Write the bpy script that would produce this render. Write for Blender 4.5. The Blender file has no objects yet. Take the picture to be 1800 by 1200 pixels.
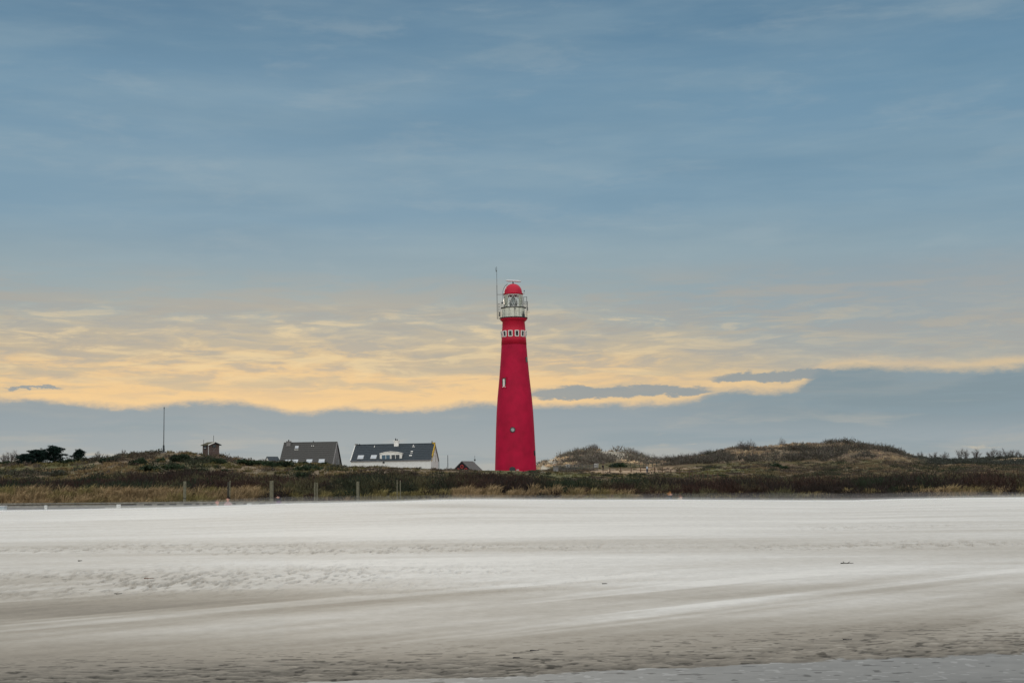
import bpy, math, random
import numpy as np
from mathutils import Vector, Matrix, Euler

rnd = random.Random(7)
rng = np.random.default_rng(11)
sc = bpy.context.scene
C = sc.collection
R = math.radians

# ------------------------------------------------------------------ camera
EZ = 1.7
PITCH, ROLL = math.atan(272 / 2500), R(-0.8)
cam_d = bpy.data.cameras.new('camera'); cam = bpy.data.objects.new('camera', cam_d); C.objects.link(cam)
cam_d.lens = 50; cam_d.sensor_width = 36; cam_d.clip_start = 0.1; cam_d.clip_end = 20000
MROT = Matrix.Rotation(R(90) + PITCH, 3, 'X') @ Matrix.Rotation(ROLL, 3, 'Z')
cam.location = (0, 0, EZ); cam.rotation_euler = MROT.to_euler()
sc.camera = cam
RM = np.array(MROT)

def at(px, py, Y):
    """world point at ground distance Y that the photo shows at pixel px, py"""
    d = RM @ np.array([(px - 900) / 2500, (600 - py) / 2500, -1.0])
    k = Y / d[1]
    return Vector((d[0] * k, Y, EZ + d[2] * k))

def project(x, y, z):
    p = np.stack([x, y, z - EZ], -1) @ RM
    return 900 + 2500 * p[..., 0] / -p[..., 2], 600 - 2500 * p[..., 1] / -p[..., 2]

# ------------------------------------------------------------------ noise
def _h(ix, iy, seed):
    h = (ix.astype(np.int64) * 374761393 + iy.astype(np.int64) * 668265263 + seed * 1442695041) & 0xffffffff
    h = ((h ^ (h >> 13)) * 1274126177) & 0xffffffff
    h = h ^ (h >> 16)
    return (h & 0xffffff) / 16777216.0
def vn(x, y, seed=0):
    x = np.asarray(x, float); y = np.asarray(y, float)
    ix, iy = np.floor(x), np.floor(y); fx, fy = x - ix, y - iy
    fx = fx * fx * (3 - 2 * fx); fy = fy * fy * (3 - 2 * fy)
    a, b = _h(ix, iy, seed), _h(ix + 1, iy, seed); c, d = _h(ix, iy + 1, seed), _h(ix + 1, iy + 1, seed)
    return (a + (b - a) * fx) * (1 - fy) + (c + (d - c) * fx) * fy
def fbm(x, y, seed=0, o=4):
    s = 0; w = 0; a = 1.0
    x = np.asarray(x, float); y = np.asarray(y, float)
    for k in range(o):
        s = s + a * vn(x * 2 ** k + 17.3 * k, y * 2 ** k - 9.1 * k, seed + k); w += a; a *= .5
    return s / w
def sst(a, b, x):
    t = np.clip((np.asarray(x, float) - a) / (b - a), 0, 1); return t * t * (3 - 2 * t)

# ------------------------------------------------------------------ materials
def lin(r, g, b):
    f = lambda c: (c / 255 / 12.92) if c / 255 <= .04045 else ((c / 255 + .055) / 1.055) ** 2.4
    return (f(r), f(g), f(b))
MATS = {}
def mat(name, col, rough=.8, var=.12, scale=3, metal=0, bump=0, attr=False, spec=.3):
    if name in MATS: return MATS[name]
    m = bpy.data.materials.new(name); m.use_nodes = True; MATS[name] = m
    nt = m.node_tree; N = nt.nodes; L = nt.links; b = N['Principled BSDF']
    b.inputs['Roughness'].default_value = rough; b.inputs['Metallic'].default_value = metal
    b.inputs['Specular IOR Level'].default_value = spec
    tc = N.new('ShaderNodeTexCoord'); nz = N.new('ShaderNodeTexNoise')
    nz.inputs['Scale'].default_value = scale; nz.inputs['Detail'].default_value = 5
    L.new(tc.outputs['Object'], nz.inputs['Vector'])
    mp = N.new('ShaderNodeMapRange'); mp.inputs[1].default_value = .3; mp.inputs[2].default_value = .7
    mp.inputs[3].default_value = 1 - var; mp.inputs[4].default_value = 1 + var
    L.new(nz.outputs['Fac'], mp.inputs[0])
    mx = N.new('ShaderNodeMix'); mx.data_type = 'RGBA'; mx.blend_type = 'MULTIPLY'; mx.inputs[0].default_value = 1
    if attr:
        at_ = N.new('ShaderNodeAttribute'); at_.attribute_name = 'Col'; L.new(at_.outputs['Color'], mx.inputs[6])
    else: mx.inputs[6].default_value = (*col, 1)
    L.new(mp.outputs[0], mx.inputs[7]); L.new(mx.outputs[2], b.inputs['Base Color'])
    if bump:
        bp = N.new('ShaderNodeBump'); bp.inputs['Strength'].default_value = bump; bp.inputs['Distance'].default_value = .05
        L.new(nz.outputs['Fac'], bp.inputs['Height']); L.new(bp.outputs[0], b.inputs['Normal'])
    return m

foliage = mat('foliage', (0, 0, 0), .75, .0, 1, attr=True, spec=.15)
red = mat('red_paint', (.43, .004, .038), .65, .16, .5, spec=.2, bump=.05)
red_top = mat('red_gloss_paint', (.52, .009, .038), .5, .08, .8, spec=.3)
white = mat('white_paint', (.80, .78, .73), .6, .08, 1.2)
cream = mat('cream_paint', (.76, .76, .64), .6, .10, 1.5)
whitewash = mat('whitewashed_brick', (.74, .74, .71), .8, .08, 2.5)
steel = mat('grey_steel', (.09, .095, .10), .5, .15, 3, metal=.2)
darksteel = mat('dark_steel', (.035, .04, .045), .5, .1, 3)
radarw = mat('radar_white', (.62, .62, .64), .4, .04, 2)
black = mat('black_paint', (.012, .012, .016), .5, .1, 3)
slate = mat('slate_tile', (.030, .042, .052), .6, .3, 4, bump=.3)
tileg = mat('grey_brown_tile', (.066, .064, .060), .75, .25, 5, bump=.3)
greyboard = mat('grey_boarding', (.20, .19, .185), .8, .15, 4)
lichen = mat('yellow_lichen', (.55, .36, .05), .9, .35, 6)
hutwood = mat('weathered_brown_boards', (.13, .09, .08), .85, .3, 3, bump=.3)
hutroof = mat('mossy_felt_roof', (.07, .065, .035), .9, .3, 4)
postwood = mat('pale_weathered_wood', (.15, .14, .095), .85, .35, 9, bump=.4)
darkwood = mat('dark_wet_wood', (.05, .045, .035), .85, .3, 7, bump=.4)
deckwood = mat('grey_deck_wood', (.17, .16, .135), .85, .3, 6, bump=.4)
fencewood = mat('brown_fence_wood', (.10, .06, .04), .85, .25, 6)
palefence = mat('grey_fence_wood', (.11, .105, .095), .85, .25, 6)
redring = mat('red_ring_paint', (.50, .05, .04), .5, .05, 3)
navy = mat('black_tarred_boards', (.018, .014, .02), .7, .2, 4)
shedroof = mat('grey_shed_roof', (.11, .105, .10), .7, .2, 5)
boardw = mat('sign_white', (.52, .52, .50), .5, .03, 3)
bark = mat('bark', (.045, .038, .032), .9, .25, 5)
barkpale = mat('grey_bark', (.085, .075, .065), .9, .25, 5)
skin = mat('skin', (.50, .27, .20), .6, .06, 8)

def glass_mat(name, col, rough=.08):
    m = mat(name, col, rough, .08, 2, spec=.9); return m
darkglass = glass_mat('dark_window_glass', (.015, .022, .028), .1)
blueglass = glass_mat('blue_window_glass', (.04, .10, .15), .1)
skylight_g = glass_mat('skylight_glass', (.42, .46, .50), .12)
lensglass = mat('lens_glass', (.36, .40, .39), .5, .1, 4, spec=.4)
def clear_glass():
    m = bpy.data.materials.new('clear_glass'); m.use_nodes = True; nt = m.node_tree; N = nt.nodes; L = nt.links
    N.remove(N['Principled BSDF']); o = N['Material Output']
    t = N.new('ShaderNodeBsdfTransparent'); t.inputs[0].default_value = (.97, .99, .98, 1)
    g = N.new('ShaderNodeBsdfGlossy'); g.inputs['Roughness'].default_value = .3
    mx = N.new('ShaderNodeMixShader'); fr = N.new('ShaderNodeFresnel'); fr.inputs[0].default_value = 1.5
    L.new(fr.outputs[0], mx.inputs[0]); L.new(t.outputs[0], mx.inputs[1]); L.new(g.outputs[0], mx.inputs[2]); L.new(mx.outputs[0], o.inputs[0])
    return m
clearg = clear_glass()

# ------------------------------------------------------------------ object helpers
def tag(o, label=None, cat=None, group=None, kind=None):
    if label: o['label'] = label
    if cat: o['category'] = cat
    if group: o['group'] = group
    if kind: o['kind'] = kind
    return o
def empty(name, loc, label, cat, rz=0, group=None):
    o = bpy.data.objects.new(name, None); C.objects.link(o); o.location = loc; o.rotation_euler = (0, 0, rz)
    o.empty_display_size = .3
    return tag(o, label, cat, group)
class MB:
    def __init__(s): s.v = []; s.f = []
    def box(s, c, size, rot=None):
        M = Euler(rot).to_matrix() if rot else None; b = len(s.v); c = Vector(c)
        for dx, dy, dz in ((-1,-1,-1),(1,-1,-1),(1,1,-1),(-1,1,-1),(-1,-1,1),(1,-1,1),(1,1,1),(-1,1,1)):
            p = Vector((dx*size[0]/2, dy*size[1]/2, dz*size[2]/2))
            if M: p = M @ p
            s.v.append(tuple(c + p))
        for q in ((0,3,2,1),(4,5,6,7),(0,1,5,4),(1,2,6,5),(2,3,7,6),(3,0,4,7)): s.f.append(tuple(b+i for i in q))
        return s
    def tube(s, p0, p1, r0, r1=None, n=8, caps=True):
        r1 = r0 if r1 is None else r1; p0 = Vector(p0); p1 = Vector(p1); d = (p1-p0)
        if d.length < 1e-6: return s
        d.normalize(); a = d.orthogonal().normalized(); e = d.cross(a); b = len(s.v)
        for p, r in ((p0, r0), (p1, r1)):
            for k in range(n):
                t = 2*math.pi*k/n; s.v.append(tuple(p + a*math.cos(t)*r + e*math.sin(t)*r))
        for k in range(n): s.f.append((b+k, b+(k+1) % n, b+n+(k+1) % n, b+n+k))
        if caps: s.f.append(tuple(b+k for k in range(n))[::-1]); s.f.append(tuple(b+n+k for k in range(n)))
        return s
    def lathe(s, prof, n=48, closed=False, a0=0, a1=2*math.pi):
        full = abs(a1-a0-2*math.pi) < 1e-6; m = n if full else n+1; b = len(s.v)
        for r, z in prof:
            for k in range(m):
                t = a0 + (a1-a0)*k/n; s.v.append((r*math.sin(t), -r*math.cos(t), z))
        rows = len(prof)
        for j in range(rows if closed else rows-1):
            j2 = (j+1) % rows
            for k in range(n): s.f.append((b+j*m+k, b+j*m+(k+1) % m, b+j2*m+(k+1) % m, b+j2*m+k))
        return s
    def ring(s, r, z, t, n=32, ax=None):
        pts = [Vector((r*math.sin(2*math.pi*k/n), -r*math.cos(2*math.pi*k/n), z)) for k in range(n)]
        for k in range(n): s.tube(pts[k], pts[(k+1) % n], t, n=5, caps=False)
        return s
    def poly(s, pts, th):
        """extrude polygon pts by vector th"""
        b = len(s.v); n = len(pts); th = Vector(th)
        for p in pts: s.v.append(tuple(p))
        for p in pts: s.v.append(tuple(Vector(p)+th))
        s.f.append(tuple(b+k for k in range(n))); s.f.append(tuple(b+n+k for k in range(n))[::-1])
        for k in range(n): s.f.append((b+k, b+n+k, b+n+(k+1) % n, b+(k+1) % n))
        return s
    def build(s, name, m, parent=None, smooth=False, loc=None, rot=None, bevel=0):
        me = bpy.data.meshes.new(name); me.from_pydata(s.v, [], s.f); me.materials.append(m)
        import bmesh
        bm = bmesh.new(); bm.from_mesh(me); bmesh.ops.recalc_face_normals(bm, faces=bm.faces); bm.to_mesh(me); bm.free()
        if smooth: me.shade_smooth()
        o = bpy.data.objects.new(name, me); C.objects.link(o)
        if parent: o.parent = parent
        if loc is not None: o.location = loc
        if rot is not None: o.rotation_euler = rot
        if bevel:
            bv = o.modifiers.new('bevel', 'BEVEL'); bv.width = bevel; bv.segments = 1
        return o
def soup_mesh(name, T, col):
    """T (n,3,3) triangles, col (n,3) linear colour of each"""
    n = len(T); me = bpy.data.meshes.new(name)
    me.vertices.add(n*3); me.loops.add(n*3); me.polygons.add(n)
    me.vertices.foreach_set('co', T.astype(np.float32).ravel())
    me.loops.foreach_set('vertex_index', np.arange(n*3, dtype=np.int32))
    me.polygons.foreach_set('loop_start', np.arange(0, n*3, 3, dtype=np.int32))
    me.polygons.foreach_set('loop_total', np.full(n, 3, np.int32))
    me.update(calc_edges=True)
    ca = me.attributes.new('Col', 'FLOAT_COLOR', 'POINT')
    c4 = np.ones((n, 3, 4), np.float32); c4[:, :, :3] = col[:, None, :]
    ca.data.foreach_set('color', c4.ravel()); me.materials.append(foliage)
    return me
def mesh_obj(name, me, parent=None):
    o = bpy.data.objects.new(name, me); C.objects.link(o)
    if parent: o.parent = parent
    return o

# ------------------------------------------------------------------ terrain
PX = np.arange(-900, 2701, 20.0)
def prof(pts, Y):
    a = np.array(pts, float); py = np.interp(PX, a[:, 0], a[:, 1])
    # off frame: soft swells instead of a dead flat ridge
    py = py + np.where((PX < 0) | (PX > 1800), (fbm(PX/140, PX*0+Y, 5)-.5)*16*np.minimum(np.maximum(-PX, PX-1800)/200, 1), 0)
    P = [at(x, y, Y) for x, y in zip(PX, py)]
    return np.array([p.x/Y for p in P]), np.array([p.z for p in P])
crest = [(-200,903),(0,898.5),(100,897),(200,895),(300,893),(400,890),(500,886),(600,884),(700,882),(760,879.3),(830,878),(900,878.5),(1000,879.5),(1200,879.5),(1400,881),(1500,881),(1600,878),(1700,876.5),(1800,875.8),(2000,873)]
S_CR, Z_CR = prof(crest, 55.0)
band = [(0,845),(60,846),(100,846),(150,842),(200,836),(300,832),(400,830),(470,836),(530,845),(560,838),(640,829),(700,826),(740,832),(800,832),(860,836),(900,838),(960,843),(1040,848),(1100,848),(1200,853),(1280,846),(1340,843),(1400,848),(1500,843),(1600,836),(1700,834),(1800,838)]
LAY = [
 (97, [(0,873),(400,872),(900,870),(1300,868),(1800,867)]),
 (130, [(x, y+19) for x, y in band]),
 (150, [(x, y+5) for x, y in band]),
 (200, [(-200,822),(0,818),(60,815),(130,814),(180,808),(220,799),(290,797),(350,801),(380,802),(420,809),(480,814),(560,818),(600,823),(640,823),(670,821),(720,823),(780,827),(870,831),(940,834),(1000,832),(1100,836),(1200,841),(1300,841),(1400,842),(1500,840),(1600,838),(1700,832),(1800,832)]),
 (270, [(-200,830),(0,826),(300,816),(600,825),(750,827),(870,829),(940,829),(1000,828),(1100,826),(1200,824),(1330,823),(1400,828),(1450,826),(1510,817),(1560,815),(1600,820),(1650,824),(1700,820),(1800,822)]),
 (345, [(-200,834),(300,828),(700,830),(900,829),(940,824),(962,809),(1000,799),(1030,793),(1060,792),(1090,792),(1110,799),(1140,809),(1170,811),(1200,807),(1250,799),(1300,789),(1350,783),(1410,779),(1500,783),(1550,791),(1600,802),(1640,807),(1700,807),(1800,810),(2000,812)]),
 (420, [(-200,850),(700,848),(1000,842),(1400,830),(1800,835)]),
]
LY = [88.0]; LS = [None]
for Y, pts in LAY: LY.append(float(Y)); LS.append(prof(pts, float(Y)))
def ground_z(x, y):
    x = np.asarray(x, float); y = np.asarray(y, float); s = x / y
    base = np.where(y < 14, -1.7 + .006*(y-14), -1.7 + .0378*(y-14))
    zc = np.interp(s, S_CR, Z_CR) - EZ
    w = sst(26, 55, y)
    b55 = -1.7 + .0378*41
    zb = base + w*(zc - b55)
    zb = np.where(y > 55, zc, zb)
    low = -1.45
    zb = zb + (low - zb) * sst(55.5, 60.5, y)
    zb = np.where(y > 60.5, low, zb)
    # dunes
    zs = [np.full_like(s, low)] + [np.interp(s, a, b) - EZ for a, b in LS[1:]]
    zd = zs[0]
    for k in range(len(LY)-1):
        t = np.clip((y-LY[k])/(LY[k+1]-LY[k]), 0, 1); t = .35*t + .65*(t*t*(3-2*t))
        zd = np.where(y >= LY[k], zs[k] + (zs[k+1]-zs[k])*t, zd)
    far = sst(420, 600, y); zd = zd + (-2.0 - zd)*far
    amp = sst(92, 140, y)*(1-far)
    zd = zd + amp*((fbm(x/9, y/9, 31, 4)-.5)*.8 + (fbm(x/3, y/3, 41, 3)-.5)*.35)
    amp2 = sst(285, 330, y)*(1-sst(380, 450, y))*sst(.03, .06, s)
    zd = zd + amp2*(fbm(x/13, y/10, 51, 4)-.5)*2.3 - .3*amp2
    z = np.where(y > 88, zd, zb)
    return z + EZ
# the keepers' plateau under tower and houses
def gz(x, y): return float(ground_z(np.array([x]), np.array([y]))[0])
def hit(px, py, y0=92, y1=500):
    ys = np.arange(y0, y1, .5); d = RM @ np.array([(px-900)/2500, (600-py)/2500, -1.0])
    xs = d[0]/d[1]*ys; zr = EZ + d[2]/d[1]*ys; g = ground_z(xs, ys)
    i = np.argmax(g >= zr)
    if g[i] < zr[i]: i = int(np.argmin(zr-g))
    return Vector((xs[i], ys[i], g[i]))

def grid_obj(name, s, y, z, col, m, kind='structure', extra=None):
    """s,y 2-D arrays rows x cols"""
    r, c = z.shape; me = bpy.data.meshes.new(name)
    V = np.stack([s*y, y, z], -1).reshape(-1, 3).astype(np.float32)
    i = np.arange((r-1)*(c-1)); a = (i//(c-1))*c + i % (c-1)
    F = np.stack([a, a+1, a+c+1, a+c], -1).astype(np.int32)
    me.vertices.add(len(V)); me.loops.add(F.size); me.polygons.add(len(F))
    me.vertices.foreach_set('co', V.ravel()); me.loops.foreach_set('vertex_index', F.ravel())
    me.polygons.foreach_set('loop_start', np.arange(0, F.size, 4, dtype=np.int32)); me.polygons.foreach_set('loop_total', np.full(len(F), 4, np.int32))
    me.update(calc_edges=True); me.shade_smooth()
    ca = me.attributes.new('Col', 'FLOAT_COLOR', 'POINT'); c4 = np.ones((r*c, 4), np.float32); c4[:, :3] = col.reshape(-1, 3); ca.data.foreach_set('color', c4.ravel())
    me.materials.append(m); o = mesh_obj(name, me); tag(o, kind=kind); return o

def ground_material(name, fine, var, bump, rough=.9, spec=.2, dist=.02):
    m = bpy.data.materials.new(name); m.use_nodes = True; nt = m.node_tree; N = nt.nodes; L = nt.links; b = N['Principled BSDF']
    b.inputs['Roughness'].default_value = rough; b.inputs['Specular IOR Level'].default_value = spec
    a = N.new('ShaderNodeAttribute'); a.attribute_name = 'Col'; tc = N.new('ShaderNodeTexCoord')
    n1 = N.new('ShaderNodeTexNoise'); n1.inputs['Scale'].default_value = fine; n1.inputs['Detail'].default_value = 6; L.new(tc.outputs['Object'], n1.inputs['Vector'])
    mp = N.new('ShaderNodeMapRange'); mp.inputs[1].default_value = .3; mp.inputs[2].default_value = .7; mp.inputs[3].default_value = 1-var; mp.inputs[4].default_value = 1+var
    L.new(n1.outputs['Fac'], mp.inputs[0])
    mx = N.new('ShaderNodeMix'); mx.data_type = 'RGBA'; mx.blend_type = 'MULTIPLY'; mx.inputs[0].default_value = 1
    L.new(a.outputs['Color'], mx.inputs[6]); L.new(mp.outputs[0], mx.inputs[7]); L.new(mx.outputs[2], b.inputs['Base Color'])
    bp = N.new('ShaderNodeBump'); bp.inputs['Strength'].default_value = bump; bp.inputs['Distance'].default_value = dist
    L.new(n1.outputs['Fac'], bp.inputs['Height']); L.new(bp.outputs[0], b.inputs['Normal'])
    return m
sand_m = ground_material('dry_sand', 5, .05, .4)
wet_m = ground_material('wet_sand_surface', 6, .06, .15, rough=.75, spec=.06)
dune_m = ground_material('dune_turf', 1.2, .25, .8, dist=.2)

# --- beach: tone of the sand laid out over its real surface
def srgb_lin(v):
    v = np.asarray(v, float)/255; return np.where(v <= .04045, v/12.92, ((v+.055)/1.055)**2.4)
ALB = .93
tl = [(880,192),(888,200),(900,206),(935,206),(945,190),(956,184),(966,192),(985,194),(995,186),(1000,172),(1030,166),(1045,150),(1052,140),(1066,142),(1078,160),(1100,164),(1120,150),(1150,138),(1180,126),(1200,124)]
tcn = [(870,207),(905,204),(930,209),(948,206),(953,184),(965,184),(970,204),(1000,211),(1030,201),(1040,172),(1052,164),(1062,178),(1090,180),(1120,168),(1145,158),(1156,142),(1178,128),(1200,128)]
tr = [(880,208),(900,206),(937,202),(950,196),(962,188),(978,188),(1012,196),(1032,190),(1042,178),(1050,172),(1060,190),(1080,184),(1102,170),(1125,158),(1142,144),(1158,132),(1200,128)]
def tone(px, py):
    v = py + .014*(px-900)
    f = lambda t: np.interp(v, [a for a, _ in t], [b for _, b in t])
    L_, M_, R_ = f(tl), f(tcn), f(tr); u = px/900
    return np.where(u < 1, L_+(M_-L_)*sst(0, 1, u), M_+(R_-M_)*sst(1, 2, u))
SC_ = np.concatenate([[-4, -3, -2.2, -1.7, -1.3, -1.05], np.linspace(-.85, -.39, 60)[:-1], np.linspace(-.39, .39, 1080), np.linspace(.39, .85, 60)[1:], [1.05, 1.3, 1.7, 2.2, 3, 4]])
def beach(name, Yrows, m, wet):
    s = SC_[None, :] + 0*Yrows[:, None]; y = Yrows[:, None] + 0*s; x = s*y
    return s, y, x
v = np.arange(0, 520)/519.0
d = 7 + (420-7)*(1-v)          # drop below the horizon, photo px
Yr = (2.229-.0)/(d/2500+.0378); Yr = np.concatenate([np.linspace(1.5, Yr.min()-.3, 14), Yr[Yr < 47], np.linspace(47.1, 61, 90), [64, 70, 80, 88.0, 89.0]])
s, y, x = beach('beach', Yr, None, False)
z = ground_z(x, y)
px, py = project(x, y, z)
vv = py + .014*(px-900)
edge = np.interp(px, [-400,0,300,600,900,1200,1500,1800,2300], [1212,1206,1196,1190,1187,1176,1167,1160,1150])
jag = (fbm(x*1.6, y*3, 61, 4)-.5)*7 + (fbm(x*7, y*9, 62, 3)-.5)*7
wetmask = sst(-1.2, 1.2, vv - edge - jag)
# wind direction on the flat: streaks
wd = np.array([.80, .60]); a_ = x*wd[0]+y*wd[1]; c_ = -x*wd[1]+y*wd[0]
near = 1-sst(20, 27, y)
st = fbm(a_*.10, c_*.85, 71, 4); st2 = fbm(a_*.35, c_*3.2, 72, 3)
sf = fbm(x*.09, y*.55, 73, 4); sf2 = fbm(x*.35, y*2.4, 74, 4)
warp = (fbm(x*.07, y*.3, 75, 3)-.5)*14 + (fbm(x*.3, y*.8, 78, 3)-.5)*5
T = tone(px, py + warp*(1-near*.5))
T = T + near*((st-.5)*58 + (st2-.5)*20 + 26*sst(.56, .72, fbm(a_*.13+5, c_*1.5, 76, 4)) - 5)*sst(1160, 1110, vv) + (1-near)*((sf-.5)*26 + (sf2-.5)*15)
# trampled bands: churned sand
chc = np.interp(px, [0,900,1800], [953,961,966])
trm = np.exp(-((vv+warp*.6-chc)/8.0)**2)*np.interp(px, [0,300,1200,1800],[.7,1,1,.6])
trl = np.exp(-((vv+warp*.5-1012)/22.0)**2)*np.interp(px, [0,200,600,900,1300],[1,1,.7,.35,0])
trp = np.exp(-((vv-935)/4.0)**2)*sst(1250, 1450, px)*.6
tram = np.clip((trm+trl+trp)*(.35+1.1*sst(.35, .62, fbm(x*.35, y*.5, 83, 3))), 0, 1)
spk = fbm(x*9, y*3.0, 81, 3); spk2 = fbm(x*22, y*5, 82, 2)
dimple = sst(.52, .66, spk*.6+spk2*.4)
T = T - tram*dimple*20 + tram*sst(.5, .3, spk)*6
# rippled brown band above the wet edge
rip = sst(-52, -14, vv-edge)*(1-wetmask)
rp = fbm(x*3.2+y*2, y*13, 91, 4); rp2 = fbm(x*8.0+y*6, y*34, 92, 3)
T = T + rip*(-10 + (rp-.5)*62 + (rp2-.5)*64)
drk = sst(.62, .72, fbm(x*7, y*20, 93, 3))*sst(-75, -30, vv-edge)*(1-wetmask)
T = T*(1-.34*drk)
T = T - 17*np.clip(1-np.sqrt(((px-790)/170)**2+((py-889-(px-790)*.012)/5)**2), 0, 1)**.7*1.3 - 9*sst(1085, 1130, vv)
T = T + (vn(x*9, y*9, 95)-.5)*5 + (fbm(x*.22+y*.1, y*1.7, 79, 5)-.5)*22*sst(1150, 1100, vv) + (fbm(x*20, y*14, 77, 2)-.5)*8
T = np.clip(T, 45, 214)
g = srgb_lin(T)
k = np.clip((206-T)/70, 0, 1)[..., None]
tint = (1-k)*np.array([1.03, 1.0, .945]) + k*np.array([1.13, 1.01, .84])
tint = np.where(((px < 500)[..., None]), tint*np.array([.995, 1.003, 1.01]), tint)
col = g[..., None]*tint*ALB
wt = 136 + (fbm(x*.5, y*4, 96, 3)-.5)*10 - 14*sst(1180, 1215, vv)*sst(900, 1700, px)
wcol = srgb_lin(wt)[..., None]*np.array([1.0, 1.0, .97])*.96
foam = np.exp(-((vv-edge-jag-1.0)/1.6)**2)*sst(.52, .68, fbm(x*2.5, y*3, 97, 3))
wcol = wcol + foam[..., None]*.09
fl = sst(.80, .84, vn(x*12, y*14, 98))*wetmask
wcol = wcol*(1 - .5*sst(.83, .87, vn(x*7, y*16, 99))[..., None]) + fl[..., None]*.07
cols = col*(1-wetmask[..., None]) + wcol*wetmask[..., None]
# relief
dz = tram*(dimple*-.05 + (spk-.5)*.05) + rip*((rp-.5)*.05+(rp2-.5)*.03) + .02*(sf-.5)*(1-near) + .03*(st-.5)*near
dz = dz*(1-sst(50, 55, y)*.7) - .02*wetmask
z2 = z + dz*(1-wetmask)*sst(88, 84, y)
# split rows: wet flat in front, dry beach behind (one continuous sheet of two surfaces)
beach_o = grid_obj('beach', s, y, z2, cols, sand_m)
me = beach_o.data; me.materials.append(wet_m)
wm = (wetmask[:-1, :-1] > .5).astype(np.int32).ravel(); me.polygons.foreach_set('material_index', wm)

# --- dunes and hills
Yd = np.concatenate([np.linspace(87.5, 100, 26), np.linspace(100.8, 230, 150), np.linspace(231, 400, 170), np.linspace(405, 700, 30), [900, 1400, 2500, 4000]])
s = np.linspace(-.70, .70, 900)[None, :] + 0*Yd[:, None]; y = Yd[:, None]+0*s; x = s*y; z = ground_z(x, y)
px, py = project(x, y, z)
A = np.array
STRAW, OLIVE, BROWN, DARK, DGREEN, GREY, MOSS, SAND, TAN = A([.15,.105,.055]), A([.085,.072,.028]), A([.10,.070,.042]), A([.022,.016,.013]), A([.016,.026,.013]), A([.095,.08,.065]), A([.105,.100,.036]), A([.42,.38,.31]), A([.15,.11,.065])
sandp = [(1076,790,24,7),(1068,798,13,9),(1088,801,16,7),(968,813,10,7),(978,803,11,6),(956,822,8,6),(990,797,9,4),(1608,803,14,2.5)]
tanp = [(1368,800,16,10),(1345,806,14,5),(1393,797,12,6),(1500,799,14,6),(1612,823,14,4),(1425,812,18,4),(1300,806,16,4),(1118,803,14,4),(1110,827,75,4.5),(1200,822,35,3),(1230,821,50,2),(390,829,22,3),(700,823,90,8),(780,828,60,4)]
mossp = [(1285,827,50,4),(1250,831,30,3),(1345,833,25,3),(1530,815,22,6),(110,818,50,6),(30,825,30,7),(880,829,30,3),(1000,835,60,4)]
def patch(px, py, L, soft=.35):
    m = np.zeros(np.shape(px)); j = (fbm(px/9, py/5, 13, 3)-.5)*.9
    for cx, cy, rx, ry in L:
        m = np.maximum(m, sst(1+soft, 1-soft, np.sqrt(((px-cx)/rx)**2+((py-cy)/ry)**2)+j))
    return m
n1 = fbm(x/7, y/9, 15, 4); n2 = fbm(x/2.2, y/2.6, 16, 3)*1.1
col = OLIVE*(1-sst(.42, .60, n1))[..., None] + (BROWN*.5+STRAW*.5)*sst(.42, .60, n1)[..., None]
col = col*(.75+.5*n2[..., None])
hill = sst(290, 320, y); hc = A([.30,.225,.145])*1.0
col = col*(1-.8*hill[..., None]) + .8*hill[..., None]*hc*(.6+.8*n2[..., None])
bandm = (sst(97, 100, y)*(1-sst(128, 136, y)))[..., None]; col = col*(1-bandm)+bandm*DARK*1.3
for P, c in ((mossp, MOSS), (tanp, TAN), (sandp, SAND)):
    mk = (patch(px, py, P)*(y > 150))[..., None]; col = col*(1-mk)+mk*c
mk = (patch(px, py, [(1110,828.5,75,3.2),(1165,824,60,2.6)])*(y > 150))[..., None]; col = col*(1-mk)+mk*A([.33,.23,.145])
fm = ((1-sst(87, 91, y))*np.where((px > 930) & (px < 1600), .0, 1.0)*np.where(px > 760, .5, 1))[..., None]; col = col*(1-fm)+fm*SAND*.7
grid_obj('dunes', s, y, z, col, dune_m)

# base sheet to the horizon
b = MB(); b.v = [(-6000,-6000,-.9),(6000,-6000,-.9),(6000,9000,-.9),(-6000,9000,-.9)]; b.f = [(0,1,2,3)]
gm = mat('coastal_plain', (.30,.29,.26), .9, .2, .05); tag(b.build('ground', gm), kind='structure')

# ------------------------------------------------------------------ vegetation generators
def unit(v): return v/np.maximum(np.linalg.norm(v, axis=-1, keepdims=True), 1e-9)
def twigs(P, r, h, n, ln, wd, cols, up=.5, seed=1, leaf=.0):
    """P (N,3) bases; r,h (N) radius and height; n twigs each"""
    g = np.random.default_rng(seed); N = len(P); M = N*n
    q = unit(g.normal(size=(M, 3))); q[:, 2] = np.abs(q[:, 2]); rad = g.random(M)**.45
    rr = np.repeat(r, n); hh = np.repeat(h, n); Pb = np.repeat(P, n, 0)
    lump = .78+.44*vn(q[:, 0]*2.3+np.repeat(np.arange(N)*3.7, n), q[:, 1]*2.3+q[:, 2]*2, seed)
    off = q*rad[:, None]*lump[:, None]*np.stack([rr, rr, hh], -1)
    dirv = unit(q*1.0 + g.normal(size=(M, 3))*.55 + np.array([0, 0, up]))
    c = Pb+off; side = unit(np.cross(dirv, g.normal(size=(M, 3))))
    L = ln*(.6+.8*g.random(M))*rr; W = wd*(.6+.8*g.random(M))
    isl = g.random(M) < leaf
    L = np.where(isl, W*2.2, L); W = np.where(isl, W*2, W)
    T = np.stack([c-side*W[:, None]/2, c+side*W[:, None]/2, c+dirv*L[:, None]], 1)
    cc = np.repeat(cols, n, 0)*(.65+.7*g.random(M))[:, None]*(1+(g.random((M, 3))-.5)*.16)
    return T, cc
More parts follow.
